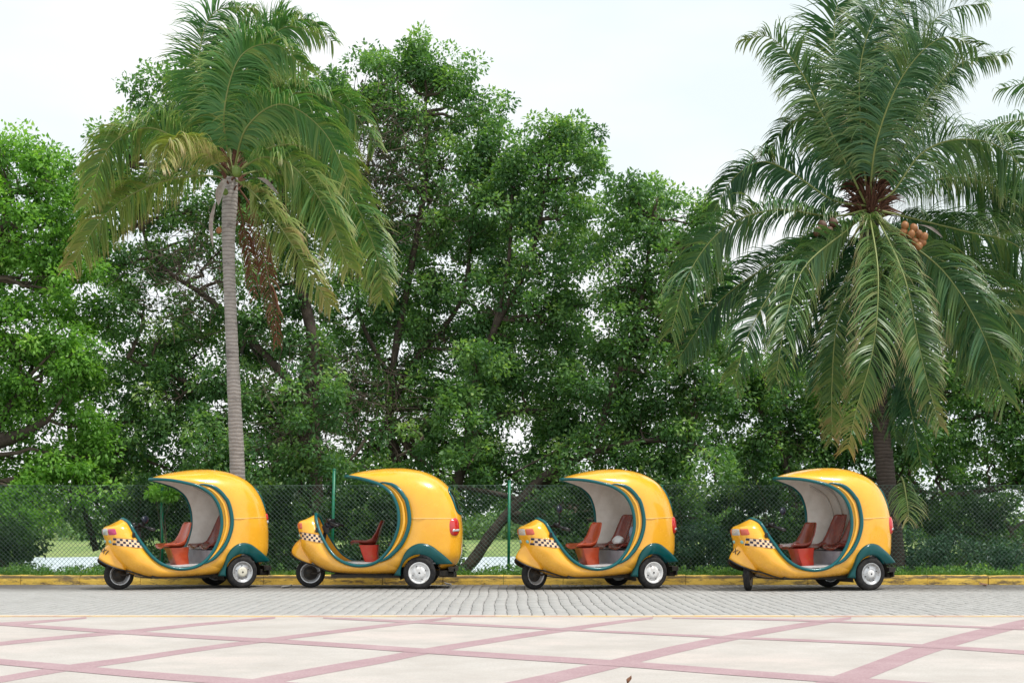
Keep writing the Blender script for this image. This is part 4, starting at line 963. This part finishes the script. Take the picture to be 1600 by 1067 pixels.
    # ribs pressed into the white liner
    if ribs:
        for sg in (1, -1):
            for ui, sh in ((.10, 0), (.22, 0), (.36, 0)):
                pts = [body(u, sg * (1 - ui * .55) ) for u in np.linspace(5.2, 12.5, 22)]
                pts = [p - bnorm(u, sg * (1 - ui * .55)) * .030 for p, u in zip(pts, np.linspace(5.2, 12.5, 22))]
                mb = MB(); mb.tube(pts, .015, 6); mb.build('liner_rib', M['rib'], root)
    # rear window
    wn = patch(7.6, 9.25, -.50, .50, .004, 10, 12, 0, 5).build('rear_window', M['glass_dark'], root)
    fr_ = []
    for k in range(48):
        a = 2 * pi * k / 48; ca_, sa_ = cos(a), sin(a); f = (abs(ca_) ** 5 + abs(sa_) ** 5) ** (-1 / 5)
        u = 8.425 + .825 * f * ca_; v = .50 * f * sa_; fr_.append(body(u, v) + bnorm(u, v) * .004)
    mb = MB(); mb.tube(fr_, .016, 6, closed=True); mb.build('frame', M['teal'], wn)
    # handlebar, column, mirrors
    mb = MB(); mb.tube([(-1.60, 0, .42), (-1.50, 0, .98)], .028, 8); mb.tube([(-1.50, 0, .97), (-1.47, 0, 1.02)], [.045, .035], 8)
    mb.tube([(-1.33, -.30, .985), (-1.40, -.24, 1.02), (-1.47, -.10, 1.03), (-1.47, .10, 1.03), (-1.40, .24, 1.02), (-1.33, .30, .985)], .016, 8); mb.box((-1.43, -.19, 1.05), (.07, .07, .06), Matrix.Rotation(.5, 3, 'Z')); mb.box((-1.43, .19, 1.05), (.07, .07, .06), Matrix.Rotation(-.5, 3, 'Z')); mb.build('handlebar', M['black'], root)
    for s in (-1, 1):
        mb = MB(); mb.tube([(-1.37, s * .27, 1.003), (-1.27, s * .325, .965)], .024, 8); mb.tube([(-1.40, s * .28, 1.0), (-1.36, s * .36, .975), (-1.30, s * .39, .96)], .006, 6); mb.build('grip', M['black'], root)
    mb = MB(); mb.box((-1.50, 0, .93), (.09, .26, .10), Matrix.Rotation(R(-20), 3, 'Y')); mb.box((-1.47, -.14, .90), (.06, .07, .09)); mb.build('instrument_cluster', M['black'], root, smooth=False)
    mxy = Vector(mirror); mb = MB(); mb.tube([(-1.40, -.22, 1.02), mxy - Vector((0, -.02, .05)), mxy], .006, 6)
    mb.lathe([(.001, -.035), (.04, -.03), (.066, -.014), (.072, .006), (.066, .016), (.001, .018)], 16, mxy, Matrix.Rotation(R(40), 3, 'Z') @ Matrix.Diagonal((1.3, 1, .85)).to_3x3())
    mb.build('mirror', M['mirror'], root)
    mb = MB(); ys = y_at(-1.60, .90); mb.box((-1.60, -ys - .012, .905), (.055, .03, .075), Matrix.Rotation(R(20), 3, 'Z')); o = mb.build('side_lamp', M['black'], root, smooth=False)
    bv = o.modifiers.new('bevel', 'BEVEL'); bv.width = .01; bv.segments = 2
    # wheels and underside
    wheel('rear', root, (0, -.55, .25), .25, .13, hub); wheel('rear', root, (0, .55, .25), .25, .13, hub)
    wheel('front', root, (-1.75, 0, .228), .228, .095, 'front', steer)
    Mf = Matrix.Rotation(steer, 3, 'Z'); c0 = Vector((-1.75, 0, .228)); mb = MB()
    for s in (-1, 1):
        mb.tube([c0 + Mf @ Vector((0, s * .068, 0)), c0 + Mf @ Vector((.10, s * .075, -.01)), c0 + Mf @ Vector((.17, s * .07, .03)), c0 + Mf @ Vector((.13, s * .05, .24))], .018, 6)
    mb.tube([c0 + Mf @ Vector((0, -.085, 0)), c0 + Mf @ Vector((0, .085, 0))], .02, 8); mb.tube([c0 + Vector((.12, 0, .2)), c0 + Vector((.15, 0, .5))], .03, 8); mb.build('front_fork', M['dark'], root)
    mb = MB(); mb.tube([(0, -.5, .25), (0, .5, .25)], .03, 8); mb.box((-.1, 0, .235), (.42, .5, .13)); mb.box((-.75, 0, .195), (1.25, .80, .05)); mb.box((.12, 0, .24), (.62, .78, .08))  # axle and frame, plus wide flat boxes added to darken the ground below
    mb.tube([(.15, -.2, .25), (.52, -.22, .25)], .03, 8); mb.tube([(.15, .2, .3), (.55, .2, .3)], .02, 8); mb.build('chassis_and_shade_boxes', M['dark'], root, smooth=False)
    mb = MB(); mb.tube([(.30, -.30, .22), (.56, -.30, .215)], .042, 10); mb.box((.50, 0, .30), (.12, .86, .07)); mb.box((.53, -.38, .25), (.02, .10, .12)); mb.build('silencer', M['dark'], root, smooth=False)
    if text:
        cu = bpy.data.curves.new('taxi_lettering', 'FONT'); cu.body = 'TAXI'; cu.size = .092; cu.extrude = .0015; cu.align_x = 'CENTER'; cu.align_y = 'CENTER'; cu.space_character = 1.15
        to = bpy.data.objects.new('tmp_text', cu); COL.objects.link(to); bpy.context.view_layer.update()
        tm_ = bpy.data.meshes.new_from_object(to.evaluated_get(bpy.context.evaluated_depsgraph_get())); bpy.data.objects.remove(to)
        tm_.materials.append(M['black'])
        for v in tm_.vertices:       # wrap the letters round the hood
            yy = -v.co.x; zz = v.co.y; k = max(0., 1 - (yy / .215) ** 2)
            # hood front as an ellipse in plan and profile
            hz = .135 + zz * .9; a = math.acos(max(-1, min(1, hz / (.27)))) 
            sb = max(-.93, min(.93, yy / (.215 * (.62 + .38 * sin(a) ** .8)))); b = math.asin(sb)
            x = -.362 * sin(a) * cos(b) ** .9; z = .27 * cos(a) * cos(b) ** .35
            v.co = Vector((cx + x * cos(tilt) + z * .15 - .009 - v.co.z, yy, cz + z - abs(yy) * .42 + .004))
        link('lettering', tm_, root)
    if pitch:
        Rm = Matrix.Rotation(R(pitch), 3, 'Y'); c = Vector((0, 0, .25))
        for ch in root.children:
            if ch.name.split('.')[0] in ('wheel', 'front_fork', 'chassis_and_shade_boxes', 'silencer'): continue
            ch.rotation_euler = (0, R(pitch), 0); ch.location = c - Rm @ c
    return root

def place(Xn, Yn, deg): 
    t = R(deg); return (Xn - .55 * sin(t), Yn + .55 * cos(t), 0), t
l_, a_ = place(-4.225, 21.6, 34)
make_taxi(l_, a_, 'yellow egg-shaped taxi below the slender palm, with magenta and clear nose lamps and cream hubcap', 'cream', M['red_seat'], M['red_seat'], R(2), 'lamp_pink', 'small', True, True, (-1.40, -.28, 1.13), -2.6)
l_, a_ = place(-1.418, 21.22, 0)
make_taxi(l_, a_, 'yellow egg-shaped taxi seen flat from the side, fence visible straight through its cabin', 'white', M['maroon'], M['red_skirt'], R(4), 'lamp_amber', 'tall', False, False, (-1.42, -.1, .98))
l_, a_ = place(2.16, 21.4, 25)
t3 = make_taxi(l_, a_, 'yellow egg-shaped taxi with white bundles on its rear seats, between two others', 'white', M['red_seat'], M['red_seat'], R(12), 'lamp_amber', 'tall', False, False, (-1.44, -.33, 1.29), -2.6)
l3 = (l_, a_)
l_, a_ = place(5.374, 20.84, 20)
make_taxi(l_, a_, 'yellow egg-shaped taxi beneath the big palm, its front wheel turned towards the viewer', 'silver', M['maroon'], M['red_skirt'], R(52), 'lamp_amber', 'tall', True, True, (-1.31, -.33, 1.25), -2.6)

# things lying on the rear seats of the third taxi
def local3(p):
    return Matrix.Rotation(l3[1], 3, 'Z') @ Vector(p) + Vector(l3[0])
def lump(name, label, cat, c, d, mt, seed):
    bm = bmesh.new(); bmesh.ops.create_icosphere(bm, subdivisions=3, radius=1); rr = random.Random(seed)
    ph = [rr.uniform(0, 6) for _ in range(6)]
    for v in bm.verts:
        q = v.co.copy(); f = 1 + .13 * sin(q.x * 4 + ph[0]) * cos(q.z * 3 + ph[1]) + .08 * sin(q.y * 7 + ph[2] + q.z * 5)
        v.co = Vector((q.x * d[0] * f, q.y * d[1] * f, max(q.z, -.75) * d[2] * f))
    me_ = bpy.data.meshes.new(name); bm.to_mesh(me_); bm.free(); me_.materials.append(mt)
    for p in me_.polygons: p.use_smooth = True
    o = link(name, me_, None, local3(c)); o.rotation_euler = (0, 0, l3[1]); tag(o, label, cat); return o
M['cloth'] = mat('white_cloth', (.62, .62, .62), .9); M['cloth_blue'] = mat('pale_blue_cloth', (.30, .36, .48), .9)
lump('cloth_bundle', 'white cloth bundle lying on the rear seat of the third taxi', 'bundle', (-.41, -.22, .745), (.085, .11, .07), M['cloth'], 1)
lump('cloth_bag', 'pale blue bag leaning on the rear seat back of the third taxi', 'bag', (-.15, -.24, .845), (.05, .10, .11), M['cloth_blue'], 2)

# ------------------------------------------------------------------ small litter
def dead_leaf(px, py, z, s, label, col, nm='fallen_leaf', cat='leaf'):
    c = gp(px, py, z); mb = MB(); rows = []; a = random.uniform(0, 6)
    for i in range(7):
        t = i / 6; w_ = s * .32 * sin(pi * min(.97, t + .03)); row = []
        for k in (-1, 0, 1):
            x = (t - .5) * s; y = k * w_; row.append((x * cos(a) - y * sin(a), x * sin(a) + y * cos(a), .006 + abs(k) * .02 + .025 * t * t))
        rows.append(row)
    mb.grid(rows); o = mb.build(nm, mat(nm + '_mat', col, .8), None, True, c); solid(o, .002, 0); tag(o, label, cat); return o
dead_leaf(983, 1068, PZ, .05, 'brown fallen leaf on the pale plaza at the bottom of the picture', (.18, .08, .04))
dead_leaf(1536, 915, 0, .22, 'dry brown leaf in the gutter at the right', (.22, .12, .07))
dead_leaf(448, 918, 0, .2, 'crumpled grey scrap of paper in front of the second taxi', (.45, .44, .42), 'paper_scrap', 'litter')
dead_leaf(700, 914, 0, .12, 'small white scrap at the kerb behind the second taxi', (.7, .7, .7), 'paper_scrap', 'litter')
dead_leaf(1418, 908.5, .02, .1, 'small yellow-brown leaf on the road behind the fourth taxi', (.25, .2, .05))
